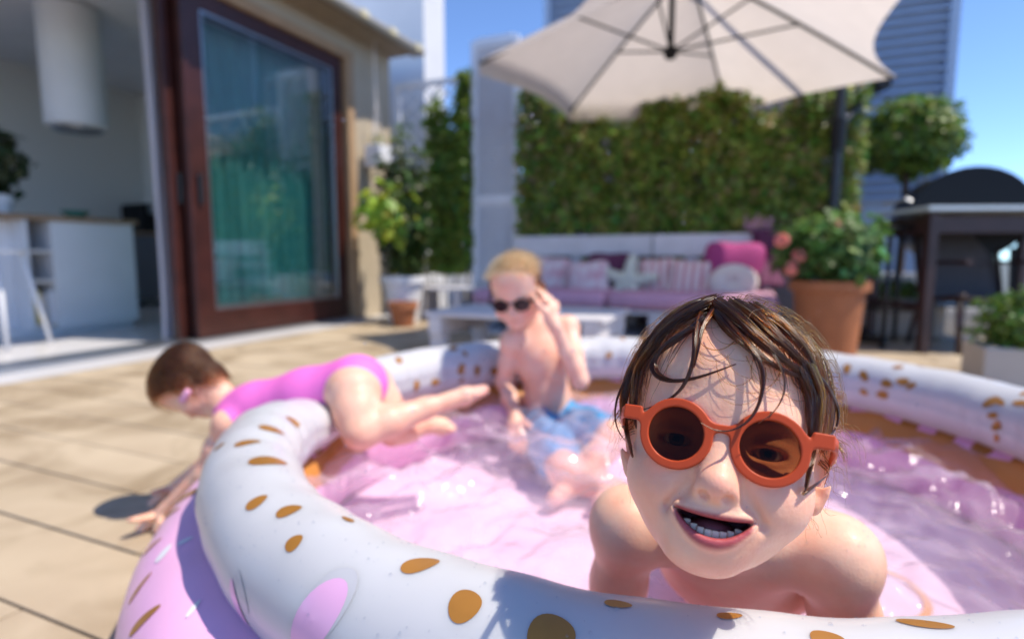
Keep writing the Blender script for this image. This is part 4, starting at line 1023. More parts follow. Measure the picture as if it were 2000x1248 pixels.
E0 = P(1409, 862, .352); fw = np.array([0, 0, CAM_H]) - E0; fw /= np.linalg.norm(fw)
Rk = frame(fw + np.array([0, 0, .11]), (0, 0, 1), R_(-3.5)); KS = .925; HC = E0 - Rk[:, 1] * .068 * KS
shL, shR, nbk = P(1226, 1025, .60), P(1632, 1088, .555), P(1430, 1050, .62)
pel = P(1415, 905, 1.02)
kid = empty('person', (float(pel[0]), float(pel[1]), 0), 'child with wet brown hair leaning to the camera over the rim', 'person')
def body_main(f):
    h = Head(f, HC, Rk, KS); h.build(); h.mouth()
    f.cap(h.w((0, -.030, -.035)), nbk, .036, .040, .02)
    f.cap(shL, nbk, .031, .044, .03); f.cap(shR, nbk, .033, .046, .035); f.cap(shR, nbk + np.array([.02, 0, .03]), .028, .036, .03); f.cap(shL, nbk + np.array([-.015, 0, .025]), .026, .034, .03)
    for sh in (shL, shR): f.cap(nbk + np.array([0, -.030, .004]), sh + np.array([0, -.022, .020]), .007, .008, .016)
    ch_ = nbk * .80 + pel * .20 + np.array([0, 0, -.035]); md = nbk * .5 + pel * .5 + np.array([0, 0, -.02])
    f.ell(ch_ + np.array([.01, -.015, -.005]), (.102, .085, .070), .035); f.cap(nbk + np.array([0, .03, -.02]), md, .062, .068, .03); f.cap(md, pel, .066, .07, .03); f.ell(pel, (.085, .08, .075), .02)
    for s_, sh in ((-1, shL), (1, shR)):
        f.ell(sh, (.034, .034, .036), .02)
        el = sh + np.array([-.012 if s_ < 0 else .042, .025, -.145]); hd_ = el + np.array([.0, -.03, -.125]); hd_[2] = max(hd_[2], .042)
        f.chain([sh, sh * .5 + el * .5, el, el * .4 + hd_ * .6, hd_], [.033 if s_ > 0 else .031, .031 if s_ > 0 else .028, .025, .022, .017], .016)
        fingers(f, hd_ + np.array([0, 0, -.008]), (s_ * .2, -1, -.12), (0, .1, 1), (-s_, 0, 0), 1.0, .12, .3)
        hp = pel + np.array([s_ * .045, .01, -.02]); kn = np.array([pel[0] + s_ * .06, pel[1] - .10, .055]); an = np.array([pel[0] + s_ * .05, pel[1] + .10, .045])
        f.chain([hp, kn, an, an + np.array([0, .06, -.01])], [.055, .036, .025, .018], .015)
    return h
flo, fhi = HC - .125, HC + .125
fine = Field(flo, fhi, .00135); body_main(fine); coarse = Field((min(shL[0], pel[0]) - .12, flo[1], .0), (max(shR[0], pel[0]) + .12, pel[1] + .26, fhi[2]), .0032); hk = body_main(coarse)
hk = Head(fine, HC, Rk, KS); zc = -.0490; wdt = .0245
hk.zu = lambda x: zc + .0024 * (x / wdt) ** 2 - .0006
hk.zl = lambda x: hk.zu(x) - .0114 * np.maximum(0, 1 - (np.abs(x) / wdt) ** 2.2)
V, Q = merge(fine, coarse, flo, fhi)
L = hk.loc(V)
pt = [(hk.w(c), r, col, st_, Rk) for c, r, col, st_ in (((.038, .06, -.030), (.022, .03, .018), BLUSH, .45), ((-.038, .06, -.030), (.022, .03, .018), BLUSH, .45), ((0, .091, -.030), (.013, .012, .010), BLUSH, .45),
      ((0, .08, -.078), (.018, .02, .012), BLUSH, .22), ((.076, -.005, -.005), (.012, .02, .028), (.72, .30, .22), .55), ((-.076, -.005, -.005), (.012, .02, .028), (.72, .30, .22), .55))]
cols = skin_cols(V, SKIN, pt)
inb = (np.abs(L[:, 0]) < wdt * 1.12) & (L[:, 1] > .03) & (L[:, 2] < .0)
dz_u = L[:, 2] - hk.zu(L[:, 0]); dz_l = hk.zl(L[:, 0]) - L[:, 2]
edge = np.clip(1 - (L[:, 0] / (wdt * 1.05)) ** 2, 0, 1)
lipw = np.where(inb, np.maximum(np.clip(1.5 - np.abs(dz_u - .0008) / (.0010 + .0014 * edge), 0, 1) * (dz_u > -.004), np.clip(1.7 - np.abs(dz_l - .0020) / (.0014 + .0026 * edge), 0, 1) * (dz_l > -.004)), 0) * (edge > 0)
lipw = lipw * np.clip(edge * 4, 0, 1)
cols = cols * (1 - .95 * lipw[:, None]) + np.array(LIP) * .95 * lipw[:, None]
sf = np.array([hk.front(x, zc + .006) for x in np.linspace(-.03, .03, 13)]); fy = np.interp(L[:, 0], np.linspace(-.03, .03, 13), sf)
cav = inb & (np.abs(L[:, 0]) < wdt * .9) & (dz_u < .0006) & (dz_l < .0012) & (L[:, 1] < fy - .0065); cols[cav] = (.30, .06, .07)
HL = lambda y: np.interp(y, [-.1, -.03, -.005, .025, .055, .075], [-.055, -.04, .012, .045, .074, .092])
scalp = np.clip((L[:, 2] - HL(L[:, 1]) - .004) / .014, 0, 1) * (np.linalg.norm(L, axis=1) < .16) * .80
cols = cols * (1 - scalp[:, None]) + np.array((.09, .045, .026)) * scalp[:, None]
for x in (-1, 1):                                             # eyebrows
    q = (L - np.array([x * .027, .073, .0185 ])) / np.array([.014, .02, .0028]); q[:, 2] += .5 * ((L[:, 0] * x - .027) / .014) ** 2
    w = .55 * np.exp(-(q ** 2).sum(1)); cols = cols * (1 - w[:, None]) + np.array((.16, .08, .04)) * w[:, None]
link('body', np_mesh('body', V, Q, M['skin'], True, cols), kid)
tr_ = Field((pel[0] - .17, pel[1] - .26, .02), (pel[0] + .17, pel[1] + .14, pel[2] + .13), .0035)      # swim shorts
md_ = nbk * .5 + pel * .5 + np.array([0, 0, -.02]); tr_.cap(md_ * .38 + pel * .62, pel, .076, .082, .02); tr_.ell(pel, (.094, .088, .083), .02)
for s_ in (-1, 1): hp = pel + np.array([s_ * .045, .01, -.02]); kn = np.array([pel[0] + s_ * .06, pel[1] - .10, .055]); tr_.cap(hp, hp * .3 + kn * .7, .066, .056, .015)
V, Q = tr_.surface(); link('swim_shorts', np_mesh('swim_shorts', V + .002 * np.sin(V[:, [1, 2, 0]] * 95), Q, mat('navy_cloth', (.03, .06, .16), .6, noise=.2, nscale=30)), kid)
for x in (-1, 1):                                             # eyes
    bm = bmesh.new(); bmesh.ops.create_uvsphere(bm, u_segments=32, v_segments=24, radius=.0126); me = bpy.data.meshes.new('eye'); 
    Vn = np.array([v.co[:] for v in bm.verts]); bm.to_mesh(me); bm.free()
    rr = np.arccos(np.clip(Vn[:, 2] / .0126, -1, 1)); c = np.ones((len(Vn), 4)); c[:, :3] = (.72, .68, .66); c[rr < .50, :3] = (.10, .06, .03); c[rr < .25, :3] = (.006, .006, .006)
    Wv = hk.wa(np.stack([Vn[:, 0], Vn[:, 2], Vn[:, 1]], 1) + np.array([x * .029, .0545, -.003])); me.vertices.foreach_set('co', Wv.astype(np.float32).ravel())
    at = me.color_attributes.new('col', 'FLOAT_COLOR', 'POINT'); at.data.foreach_set('color', c.astype(np.float32).ravel()); me.materials.append(M['eye_white']); me.polygons.foreach_set('use_smooth', np.ones(len(me.polygons), bool)); link('eye', me, kid)
for i, x in enumerate((-.0158, -.0114, -.0069, -.0023, .0023, .0069, .0114, .0158)):   # small lower teeth
    z = float(hk.zl(np.array(x * .9))) + .0010; y = hk.front(0, zc + .006) - .0105 - 26 * x * x
    mb = MB(); mb.box((0, 0, 0), (.0047, .0036, .0068), 0, .0009)
    for v in mb.bm.verts: v.co = Vector(hk.w((x + v.co.x, y + v.co.y, z + v.co.z * (1 - .05 * abs(i - 3.5)))))
    mb.done('tooth', 'tooth', kid, True)
bm = bmesh.new(); bmesh.ops.create_uvsphere(bm, u_segments=24, v_segments=16, radius=1)
for v in bm.verts: v.co = Vector(hk.w((v.co.x * .015, .046 + v.co.y * .018, -.0562 + v.co.z * .006)))
me = bpy.data.meshes.new('tongue'); bm.to_mesh(me); bm.free(); me.materials.append(M['tongue']); me.polygons.foreach_set('use_smooth', np.ones(len(me.polygons), bool)); link('tongue', me, kid)

# ---- hair of the child in front
nC = np.array([0, 0, CAM_H])
def trace(pix, off, n=26):
    """a lock drawn over the head: line of sight meets the hair's distance from the skin; free of the head it keeps its distance"""
    pix = smooth_path(pix, n); out = []; dep = None; offs = np.linspace(off[0], off[1], n)
    for (px, py), o_ in zip(pix, offs):
        d = ray(px, py); h_ = fine.cast(nC, d, o_, .24, .56)
        if h_ is None:
            if dep is None: out.append(None); continue
            h_ = nC + d * dep
        else:
            nd = (h_[1]) / d[1] if dep is None else h_[1] / d[1]
            if dep is not None and nd - dep > .012: h_ = nC + d * (dep + .0015)
        dep = h_[1] / d[1]; out.append(h_)
    f_ = next((v for v in out if v is not None), None); fd = f_[1] / ray(*pix[[v is not None for v in out].index(True)])[1] if f_ is not None else .42
    out = [nC + ray(*pix[i]) * fd if v is None else v for i, v in enumerate(out)]; o = np.array(out)
    for _ in range(2): o[1:-1] = .25 * o[:-2] + .5 * o[1:-1] + .25 * o[2:]
    return o
LOCKS = [([(1372, 622), (1330, 658), (1288, 684), (1266, 708), (1270, 732), (1298, 746), (1340, 744), (1385, 731), (1437, 711)], (.006, .003), .0042, 60),
         ([(1352, 640), (1310, 662), (1283, 690), (1276, 712), (1284, 730), (1308, 742), (1340, 744)], (.008, .004), .0034, 40),
         ([(1372, 600), (1358, 640), (1358, 680), (1352, 722), (1330, 765), (1292, 790), (1248, 802)], (.007, .003), .0034, 60),
         ([(1395, 604), (1372, 640), (1364, 684), (1356, 718)], (.008, .005), .003, 36),
         ([(1400, 600), (1446, 655), (1478, 690), (1492, 722), (1492, 762), (1478, 806), (1452, 834), (1420, 846), (1388, 842), (1370, 826)], (.006, .016), .0030, 46),
         ([(1420, 620), (1470, 690), (1484, 730), (1486, 768)], (.006, .005), .0016, 14),
         ([(1480, 655), (1520, 705), (1535, 742), (1530, 778), (1510, 808), (1482, 826)], (.006, .014), .0018, 20),
         ([(1545, 690), (1592, 728), (1622, 764), (1640, 806), (1634, 842), (1606, 862)], (.006, .006), .0036, 60),
         ([(1262, 682), (1224, 736), (1203, 780), (1199, 820), (1209, 848), (1226, 866)], (.006, .005), .0022, 26),
         ([(1270, 672), (1232, 726), (1216, 782), (1222, 840), (1236, 892)], (.006, .003), .0060, 90),
         ([(1282, 676), (1244, 726), (1238, 786), (1242, 836)], (.005, .003), .0056, 80),
         ([(1575, 715), (1600, 770), (1596, 830), (1584, 900), (1572, 962)], (.006, .004), .0056, 80),
         ([(1560, 720), (1584, 775), (1584, 835), (1580, 880)], (.005, .003), .0052, 70),
         ([(1568, 964), (1588, 950), (1604, 938), (1616, 928)], (.004, .004), .0020, 16),
         ([(1400, 596), (1440, 624), (1492, 668), (1540, 712), (1592, 742)], (.008, .006), .0062, 110),
         ([(1430, 592), (1480, 622), (1530, 668), (1574, 714), (1606, 752)], (.009, .006), .0064, 110),
         ([(1395, 606), (1430, 648), (1480, 694), (1530, 724), (1580, 742)], (.006, .005), .0046, 80),
         ([(1390, 592), (1340, 612), (1290, 650), (1250, 706), (1228, 760)], (.009, .006), .0062, 110),
         ([(1400, 588), (1350, 600), (1300, 630), (1262, 672), (1236, 724)], (.010, .007), .0060, 100),
         ([(1470, 600), (1530, 634), (1576, 686), (1604, 740)], (.009, .007), .0060, 90)]
wet, wr, bro, br = [], [], [], []
for pix, off, wd, n in LOCKS:
    st_ = lock(trace(pix, (off[0] * .8, off[1] * .9)), wd * (.85 if wd > .0045 else .55), int(n * 1.3))
    for s_ in st_:
        A_, B_ = (wet, wr) if random.random() < (.75 if wd > .0045 else .95) else (bro, br)
        A_.append(s_); B_.append(np.linspace(.00032, .00010, len(s_)))
for i in range(24):                                           # single wet wisps curling over the forehead
    x0, y0 = random.choice([(random.uniform(1290, 1400), random.uniform(630, 690)), (random.uniform(1400, 1560), random.uniform(640, 720)), (random.gauss(1460, 40), random.gauss(700, 25))])
    a = random.uniform(.6, 2.4); pts = [(x0, y0)]; cv = random.choice((-1, 1)) * random.uniform(.15, .5)
    for j in range(random.randint(4, 8)): a += cv + random.uniform(-.08, .08); pts.append((pts[-1][0] + 19 * math.cos(a), pts[-1][1] + 19 * math.sin(a)))
    if max(p_[1] for p_ in pts) > 800: continue
    s_ = lock(trace(pts, (.0018, .0016), 18), .0004, random.choice((1, 2, 3)))
    for q in s_: bro.append(q); br.append(np.linspace(.00017, .00005, len(q)))
def scalp_roots(fld, hd, n, hl, sc_, extra=0.0):
    d = rng.normal(0, 1, (n * 6, 3)); d /= np.linalg.norm(d, axis=1)[:, None]; p = hd.wa(d * np.array([.075, .1, .075]) + np.array([0, -.012, .036])); p = fld.snap(p, .0006)
    l = hd.loc(p); ok = l[:, 2] > hl(l[:, 1]) + extra; return p[ok][:n], l[ok][:n]
p, l = scalp_roots(fine, hk, 5200, HL, KS)
sd_ = np.where(l[:, 0] > -.012 + rng.normal(0, .006, len(l)), 1.0, -1.0)
dl = np.stack([sd_ * (.9 + .2 * rng.random(len(l))), .25 + .3 * (l[:, 1] > .0) - .5 * (l[:, 1] < -.03), -.25 - 6 * np.abs(l[:, 0])], 1) + rng.normal(0, .12, l.shape)
S_ = grow(fine, p, dl @ Rk.T, 15, np.full(len(p), .0048) * rng.uniform(.75, 1.25, len(p)), rng.uniform(.0015, .0055, len(p)), (np.stack([sd_ * .35, 0 * sd_ + .05, 0 * sd_ - 1], 1) @ Rk.T), .06, .86)
ln = rng.integers(8, 16, len(p)); low = hk.loc(S_.reshape(-1, 3)).reshape(S_.shape)[..., 2] < .004 + .014 * rng.random((len(p), 1)); ln = np.maximum(3, np.minimum(ln, np.where(low.any(1), low.argmax(1), 99)))
for i in range(len(p)):
    A_, B_ = (wet, wr) if rng.random() < .72 else (bro, br)
    A_.append(S_[i, :ln[i]]); B_.append(np.linspace(.00030, .00009, ln[i]))
hair_obj('hair', wet, wr, 'wet_hair', kid); hair_obj('light_hair', bro, br, 'dry_hair', kid)
p, l = scalp_roots(fine, hk, 1300, HL, KS, .02)              # dry flyaway hair on top
sd_ = np.where(l[:, 0] > -.012, 1.0, -1.0); dl = np.stack([sd_ * .8, .3 + 0 * sd_, -.2 - 6 * np.abs(l[:, 0])], 1) + rng.normal(0, .5, l.shape)
S_ = grow(fine, p, dl @ Rk.T, 10, rng.uniform(.002, .0045, len(p)), rng.uniform(.005, .013, len(p)), (np.stack([sd_ * .4, 0 * sd_, 0 * sd_ - .6], 1) @ Rk.T), .22, .8)
hair_obj('flyaway_hair', [s_ for s_ in S_], [np.linspace(.00016, .00005, S_.shape[1])] * len(S_), 'dry_hair', kid)

# ---- orange round sunglasses
def glasses(hk, label, fm, lm, LX=.0285, LZ=-.0012, LR=.0176, LO=.0234, sq=1.0):
    sg = empty('sunglasses', tuple(hk.w((0, .08, 0))), label, 'sunglasses')
    gf = Field((-.075, .060, -.035), (.075, .095, .035), .0006)
    gx_, gy_, gz_ = [(gf.lo[k] + gf.vs * np.arange(gf.n[k]))[tuple(slice(None) if j == k else None for j in range(3))] for k in range(3)]
    curve = .0838 - .9 * gx_ ** 2; dy = np.abs(gy_ - curve) - .0021
    def rbox2(cx, cz, hx, hz, r): qx, qz = np.abs(gx_ - cx) - hx + r, np.abs(gz_ - cz) - hz + r; return np.sqrt(np.maximum(qx, 0) ** 2 + np.maximum(qz, 0) ** 2) + np.minimum(np.maximum(qx, qz), 0) - r
    def smn(a, b, k): h = np.clip(.5 + .5 * (b - a) / k, 0, 1); return b * (1 - h) + a * h - k * h * (1 - h)
    d2 = np.minimum(np.hypot(gx_ - LX, (gz_ - LZ) * sq), np.hypot(gx_ + LX, (gz_ - LZ) * sq)) - LO
    for x in (-1, 1): d2 = smn(d2, rbox2(x * .0585, .0088, .0062, .0048, .001), .006)
    d2 = smn(d2, rbox2(0, .0062 , .008, .0026, .002), .005)
    hole = np.minimum(np.hypot(gx_ - LX, (gz_ - LZ) * sq), np.hypot(gx_ + LX, (gz_ - LZ) * sq)) - LR
    d2 = np.maximum(d2, -hole); rd = .0009
    q = np.sqrt(np.maximum(d2 + rd, 0) ** 2 + np.maximum(dy + rd, 0) ** 2) + np.minimum(np.maximum(d2, dy) + rd, 0) - rd
    gf.F = (q * np.ones(gf.n)).astype(np.float32); V, Q = gf.surface()
    link('front_frame', np_mesh('front_frame', hk.wa(V), Q[:, ::-1], M[fm]), sg)
    for x in (-1, 1):
        n = 40; V = [hk.w((x * LX, .0842 - .9 * LX ** 2, LZ))]
        for rr in (.006, .012, LR + .0006): V += [hk.w((x * LX + rr * math.cos(2 * math.pi * k / n), .0838 - .9 * (x * LX + rr * math.cos(2 * math.pi * k / n)) ** 2 + .0004 - .6 * rr * rr, LZ + rr / sq * math.sin(2 * math.pi * k / n))) for k in range(n)]
        mb = MB(); vs = [mb.bm.verts.new(Vector(v)) for v in V]
        for k in range(n):
            mb.bm.faces.new((vs[0], vs[1 + k], vs[1 + (k + 1) % n]))
            for a in (0, 1): mb.bm.faces.new((vs[1 + a * n + k], vs[1 + (a + 1) * n + k], vs[1 + (a + 1) * n + (k + 1) % n], vs[1 + a * n + (k + 1) % n]))
        mb.done('lens', lm, sg, True)
        tp_ = [(x * .0630, .0795, .0090), (x * .0690, .060, .0095), (x * .0745, .020, .0095), (x * .0765, -.008, .0090), (x * .0755, -.022, -.001), (x * .0735, -.030, -.014)]
        V = []; 
        for i, (a, b, c) in enumerate(smooth_path(tp_, 18)):
            hz_ = .0042 - .0008 * i / 17
            for da, dc in ((-.0012, -hz_), (.0012, -hz_), (.0012, hz_), (-.0012, hz_)): V.append(hk.w((a + da, b, c + dc)))
        F = [(i * 4 + k, i * 4 + (k + 1) % 4, (i + 1) * 4 + (k + 1) % 4, (i + 1) * 4 + k) for i in range(17) for k in range(4)] + [(3, 2, 1, 0), (68, 69, 70, 71)]
        link('temple', np_mesh('temple', V, F, M[fm], False), sg)
    return sg
glasses(hk, 'round orange sunglasses with brown lenses on the child in front', 'frame', 'lens')

# ------------------------------------------------------------------ blond child sitting at the far side
bo = empty('person', (.12, 1.66, 0), 'blond child in dark sunglasses and blue shorts sitting against far rim', 'person')
Rb = frame((-.22, -.86, -.34), (0, 0, 1), R_(5)); BC = P(1011, 572, 1.60); BS = .98
bsL, bsR, bnk = P(1000, 668, 1.62), P(1108, 640, 1.66), P(1050, 645, 1.66)
bch, bws, bpl = P(1055, 695, 1.66), P(1068, 765, 1.68), P(1085, 825, 1.70); bpl[2] = max(bpl[2], .10)
hipL, hipR = bpl + np.array([-.05, -.02, 0]), bpl + np.array([.05, -.02, 0])
knR, ftR = P(1200, 800, 1.46), P(1120, 870, 1.36); knL, ftL = P(1105, 850, 1.36), P(1205, 880, 1.34); knR[2] = .135; knL[2] = .085
ftR[2] = .05; ftL[2] = .05
elR, wrR = P(1132, 742, 1.56), P(1082, 632, 1.52)
bf = Field((-.20, 1.05, 0), (.52, 1.86, .70), .0034)
hb = Head(bf, BC, Rb, BS); hb.build(smile=False); 
bf.cap(hb.w((0, -.03, -.04)), bnk, .036, .038, .02)
bf.cap(bsL, bnk, .028, .036, .025); bf.cap(bsR, bnk, .028, .036, .025)
bf.ell(bch, (.082, .058, .080), .03); bf.cap(bch, bws, .062, .060, .03); bf.cap(bws, bpl, .062, .072, .03)
for sh_, el_, wr_ in ((bsR, elR, wrR), (bsL, P(985, 745, 1.66), P(1005, 805, 1.58))):
    bf.ell(sh_, (.033, .033, .034), .02); bf.chain([sh_, sh_ * .5 + el_ * .5, el_, el_ * .5 + wr_ * .5, wr_], [.031, .028, .024, .022, .016], .012)
fingers(bf, wrR, hb.w((.080, .01, .01)) - wrR + np.array([0, 0, .03]), (.6, -.7, .1), (-.5, -.3, .3), 1.15, .55, .2)
fingers(bf, P(1005, 808, 1.57), (.1, -.6, -.7), (0, -.6, .6), (.9, 0, 0), 1.1, .2, .3)
for hp_, kn_, ft_ in ((hipR, knR, ftR), (hipL, knL, ftL)):
    bf.chain([hp_, kn_, kn_ * .45 + ft_ * .55, ft_], [.056, .042, .036, .024], .015); bf.chain([ft_, ft_ + np.array([-.05, -.07, .0])], [.024, .018], .015)
V, Q = bf.surface(); L = hb.loc(V)
pt = [(hb.w((0, .068, -.051)), (.020, .02, .006), LIP, .7, Rb), (hb.w((.036, .06, -.03)), (.022, .03, .018), BLUSH, .5, Rb), (hb.w((-.036, .06, -.03)), (.022, .03, .018), BLUSH, .5, Rb),
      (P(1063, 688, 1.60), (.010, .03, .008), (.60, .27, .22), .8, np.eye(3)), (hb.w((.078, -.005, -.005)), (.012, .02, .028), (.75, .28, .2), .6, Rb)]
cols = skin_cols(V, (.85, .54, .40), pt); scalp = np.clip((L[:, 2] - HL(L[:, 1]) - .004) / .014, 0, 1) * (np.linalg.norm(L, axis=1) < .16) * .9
cols = cols * (1 - scalp[:, None]) + np.array((.40, .26, .13)) * scalp[:, None]
link('body', np_mesh('body', V, Q, M['skin'], True, cols), bo)
sf_ = Field((-.1, 1.2, 0), (.45, 1.86, .4), .004)
sf_.cap(bws * .35 + bpl * .65, bpl, .070, .080, .02)
for hp_, kn_ in ((hipR, knR), (hipL, knL)): sf_.cap(hp_, hp_ * .22 + kn_ * .78, .064, .058, .02)
V, Q = sf_.surface(); V = V + .004 * np.sin(V[:, [1, 2, 0]] * 90)
link('swim_shorts', np_mesh('swim_shorts', V, Q, M['shorts']), bo)
p, l = scalp_roots(bf, hb, 4400, HL, BS, -.002)
top_ = l[:, 2] > .058
dl = np.stack([.25 + 0 * l[:, 0] + l[:, 0] * 5, .8 * top_ - .1, .9 * top_ - .6 * ~top_], 1) + rng.normal(0, .25, l.shape)
S_ = grow(bf, p, dl @ Rb.T, 9, np.where(top_, .0052, .0034) * rng.uniform(.7, 1.3, len(p)), np.where(top_, rng.uniform(.006, .034, len(p)), .004), (np.array([[.3, .4, .2]]) @ Rb.T), .24, .85)
pt_ = p[top_]; g_ = bf.grad(pt_); lt_ = l[top_]; cl_ = np.round(lt_ / .013) * .013
tuft = np.stack([np.sin(cl_[:, 0] * 411 + cl_[:, 1] * 173), np.sin(cl_[:, 1] * 377 + 1), np.abs(np.sin(cl_[:, 2] * 291 + cl_[:, 0] * 200))], 1) * .7 + np.array([.35, .75, .45])
dr_ = (tuft @ Rb.T) * .7 + g_ * .75 + rng.normal(0, .14, pt_.shape); dr_ /= np.linalg.norm(dr_, axis=1)[:, None]; ln_ = rng.uniform(.016, .036, len(pt_))[:, None, None]
t_ = np.linspace(0, 1, 8)[None, :, None]; ST_ = pt_[:, None] + dr_[:, None] * ln_ * t_ + (np.array([.1, .5, -.5]) @ Rb.T) * ln_ * .55 * t_ ** 2
hair_obj('hair', list(ST_), [np.linspace(.0007, .00025, 8)] * len(ST_), 'blond_hair', bo)
hair_obj('side_hair', [S_[i] for i in np.where(~top_)[0]], [np.linspace(.0005, .0003, 10)] * int((~top_).sum()), 'dark_blond_hair', bo)
glasses(hb, 'small dark oval sunglasses on the blond child', 'black', 'dark_lens', LX=.0300, LR=.0205, LO=.0232, sq=1.25)

# ------------------------------------------------------------------ girl hanging over the rim
gi = empty('person', (-.44, 1.19, .0), 'small child in pink swimsuit lying across rim reaching for the deck', 'person')
GC = P(376, 752, 1.30); Rg = frame((-.30, -.12, -.93), (-.93, .05, .18), 0); GS = .77
gN, gCh, gMd, gHp = P(452, 800, 1.30), P(500, 800, 1.285), P(600, 772, 1.26), P(692, 755, 1.24)
gsN, gsF = P(446, 828, 1.235), P(478, 785, 1.36)
elN, hdN = P(398, 925, 1.24), G(305, 1010, .03); elF = P(430, 880, 1.40); hdF = G(330, 960, .03)
kN, aN, tN = P(705, 842, 1.15), P(838, 795, 1.22), P(945, 762, 1.27); hN = P(690, 768, 1.20); hF = P(722, 752, 1.29)
kF, aF, tF = P(768, 838, 1.27), P(832, 828, 1.31), P(880, 835, 1.34)
gfld = Field((-1.02, 1.0, 0), (.06, 1.55, .52), .0036)
def torso(f, g):
    f.chain([gN, gCh, gMd, gHp], [.038 + g, .056 + g, .054 + g, .062 + g], .025); f.ell(gHp + np.array([.008, 0, .004]), np.array([.058, .078, .058]) + g, .02); f.cap(gsN, gsF, .032 + g, .032 + g, .02)
hg = Head(gfld, GC, Rg, GS); hg.build(smile=False); torso(gfld, 0)
gfld.cap(hg.w((0, -.03, -.04)), gN, .030, .032, .02)
for sh_, el_, hd_ in ((gsN, elN, hdN), (gsF, elF, hdF)):
    w_ = hd_ * .82 + el_ * .18; gfld.ell(sh_, (.028, .028, .028), .02); gfld.chain([sh_, sh_ * .5 + el_ * .5, el_, w_], [.027, .025, .021, .014], .012); fingers(gfld, w_, hd_ - el_ + np.array([0, 0, .02]), (0, .2, 1), (.7, -.6, 0), .85, .15, .3)
for h_, k_, a_, t_ in ((hN, kN, aN, tN), (hF, kF, aF, tF)):
    gfld.chain([h_, h_ * .5 + k_ * .5, k_], [.053, .045, .034], .02); gfld.chain([k_, k_ * .6 + a_ * .4, a_], [.036, .034, .021], .014)
    fd = (t_ - a_) / np.linalg.norm(t_ - a_); gfld.ell(a_ - fd * .012, (.02, .02, .022), .012); gfld.cap(a_, a_ * .35 + t_ * .65, .020, .020, .012); gfld.cap(a_ * .35 + t_ * .65, t_, .019, .012, .01)
    sd2 = np.cross(fd, (0, 0, 1)); sd2 /= np.linalg.norm(sd2)
    for j in range(5): q = a_ * .2 + t_ * .8 + sd2 * (j - 2) * .0085; gfld.cap(q, q + fd * (.026 - .003 * j), .0072, .006, .002)
V, Q = gfld.surface(); L = hg.loc(V); cols = skin_cols(V, (.82, .51, .37), [(tN, (.05, .05, .05), (.74, .38, .34), .5, np.eye(3)), (kN, (.03, .03, .03), (.74, .38, .32), .4, np.eye(3))])
scalp = np.clip((L[:, 2] - HL(L[:, 1]) - .004) / .014, 0, 1) * (np.linalg.norm(L, axis=1) < .16) * .9
cols = cols * (1 - scalp[:, None]) + np.array((.08, .035, .02)) * scalp[:, None]
link('body', np_mesh('body', V, Q, M['skin'], True, cols), gi)
su = Field((-.80, 1.0, .1), (-.15, 1.50, .52), .003); torso(su, .0032)
su.cap(gN + (gN - gCh) * .25, gN + (gN - gCh) * 2, .036, .07, .006, True)
for sh_, el_ in ((gsN, elN), (gsF, elF)): su.cap(sh_ * .75 + el_ * .25, el_, .034, .04, .012, True)
for h_, k_, sg_ in ((hN, kN, -1), (hF, kF, 1)):
    o_ = h_ * .55 + k_ * .45 + np.array([.012, sg_ * .030, 0]); su.cap(o_, k_ + np.array([.02, sg_ * .04, -.03]), .056, .07, .012, True)
V, Q = su.surface(); link('swimsuit', np_mesh('swimsuit', V, Q, M['suit']), gi)
p, l = scalp_roots(gfld, hg, 4200, lambda y: np.interp(y, [-.1, -.03, .0, .03, .055, .075], [-.075, -.065, -.005, .035, .06, .08]), GS, 0)
dl = np.stack([l[:, 0] * 12, -.5 - 0 * l[:, 0] + 2 * l[:, 1], -.5 + 0 * l[:, 0]], 1) + rng.normal(0, .3, l.shape)
S_ = grow(gfld, p, dl @ Rg.T, 12, .0046 * rng.uniform(.6, 1.25, len(p)), rng.uniform(.003, .013, len(p)), (np.array([[0, -.55, -.6]]) @ Rg.T) + np.zeros((len(p), 3)), .10, .84)
hair_obj('hair', [s_ for s_ in S_], [np.linspace(.0005, .00022, S_.shape[1])] * len(S_), 'brown_hair', gi)
cp_ = gfld.snap(P(358, 778, 1.22)[None], .012)[0]
setp(MB().box(cp_, (.034, .010, .014), .5, .004, rot=Matrix.Rotation(R_(-55), 3, 'Y')).done('hair_clip', mat('clip', (.75, .35, .5), .35), smooth=True), 'pink hair clip in the hair of the child on the rim', 'hair clip')

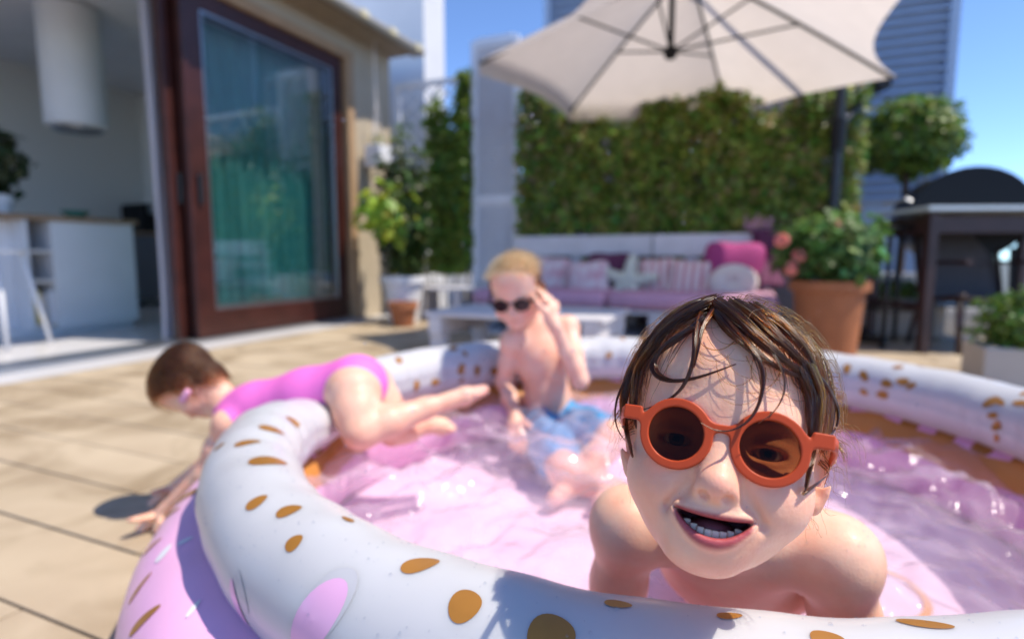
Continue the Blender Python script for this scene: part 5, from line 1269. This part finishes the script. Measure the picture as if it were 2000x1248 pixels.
# ------------------------------------------------------------------ drops of water
def spheres(name, pts, rad, m, label, squash=None, seg=(10, 7)):
    bm = bmesh.new(); bmesh.ops.create_uvsphere(bm, u_segments=seg[0], v_segments=seg[1], radius=1); v0 = np.array([v.co[:] for v in bm.verts]); f0 = [[v.index for v in f_.verts] for f_ in bm.faces]; bm.free()
    V = []; F = []
    for i, (p_, r_) in enumerate(zip(pts, rad)):
        V.append(np.asarray(p_) + v0 * r_ * (1 if squash is None else 1)); F += [[a + i * len(v0) for a in f_] for f_ in f0]
    me = bpy.data.meshes.new(name); me.from_pydata(np.concatenate(V).tolist(), [], F); me.materials.append(M[m]); me.polygons.foreach_set('use_smooth', np.ones(len(me.polygons), bool))
    o = link(name, me); return setp(o, label, 'water drops', kind='stuff')
pts, rad = [], []
for _ in range(150):                                          # splashes in the air
    d_ = random.uniform(.55, 1.9); px, py = random.choice([(random.gauss(760, 130), random.gauss(930, 80)), (random.gauss(1000, 200), random.gauss(800, 90)), (random.gauss(1780, 130), random.gauss(860, 90)), (random.uniform(600, 1900), random.uniform(200, 800))])
    q = P(px, py, d_)
    if q[2] < ZW + .01: continue
    pts.append(q); rad.append(random.uniform(.0012, .0030) * (.6 + d_ * .5))
spheres('splash_drops', pts, rad, 'drop', 'drops of splashed water flying over the pool')
pts, rad = [], []
for _ in range(620):                                          # beads on the rim
    th = random.uniform(-2.9, -.3); ph = R_(random.uniform(20, 150)); r_ = random.choice((.0005, .0007, .0009, .0014)) * random.uniform(.7, 1.3)
    pts.append(ring_pt('up', th, ph, r_ * .35)); rad.append(r_)
spheres('rim_drops', pts, rad, 'drop', 'beads of water on the near white rim')
pts, rad = [], []
for _ in range(70):
    q = coarse.snap((np.array([random.choice((shR, shR, shL, nbk))]) + rng.normal(0, .04, (1, 3)) + np.array([[0, -.03, .03]])), 0)[0]
    r_ = random.uniform(.0006, .0016)
    if abs(coarse.sample(q[None])[0]) < .002: pts.append(q - coarse.grad(q[None])[0] * r_ * .45); rad.append(r_)
for _ in range(9):
    q = fine.snap(hk.wa(np.array([[random.uniform(-.045, .045), .07, random.uniform(-.07, -.02)]])), 0)[0]; pts.append(q); rad.append(random.uniform(.0004, .0009))
spheres('skin_drops', pts, rad, 'drop', 'beads of water on shoulders and face of the front child')
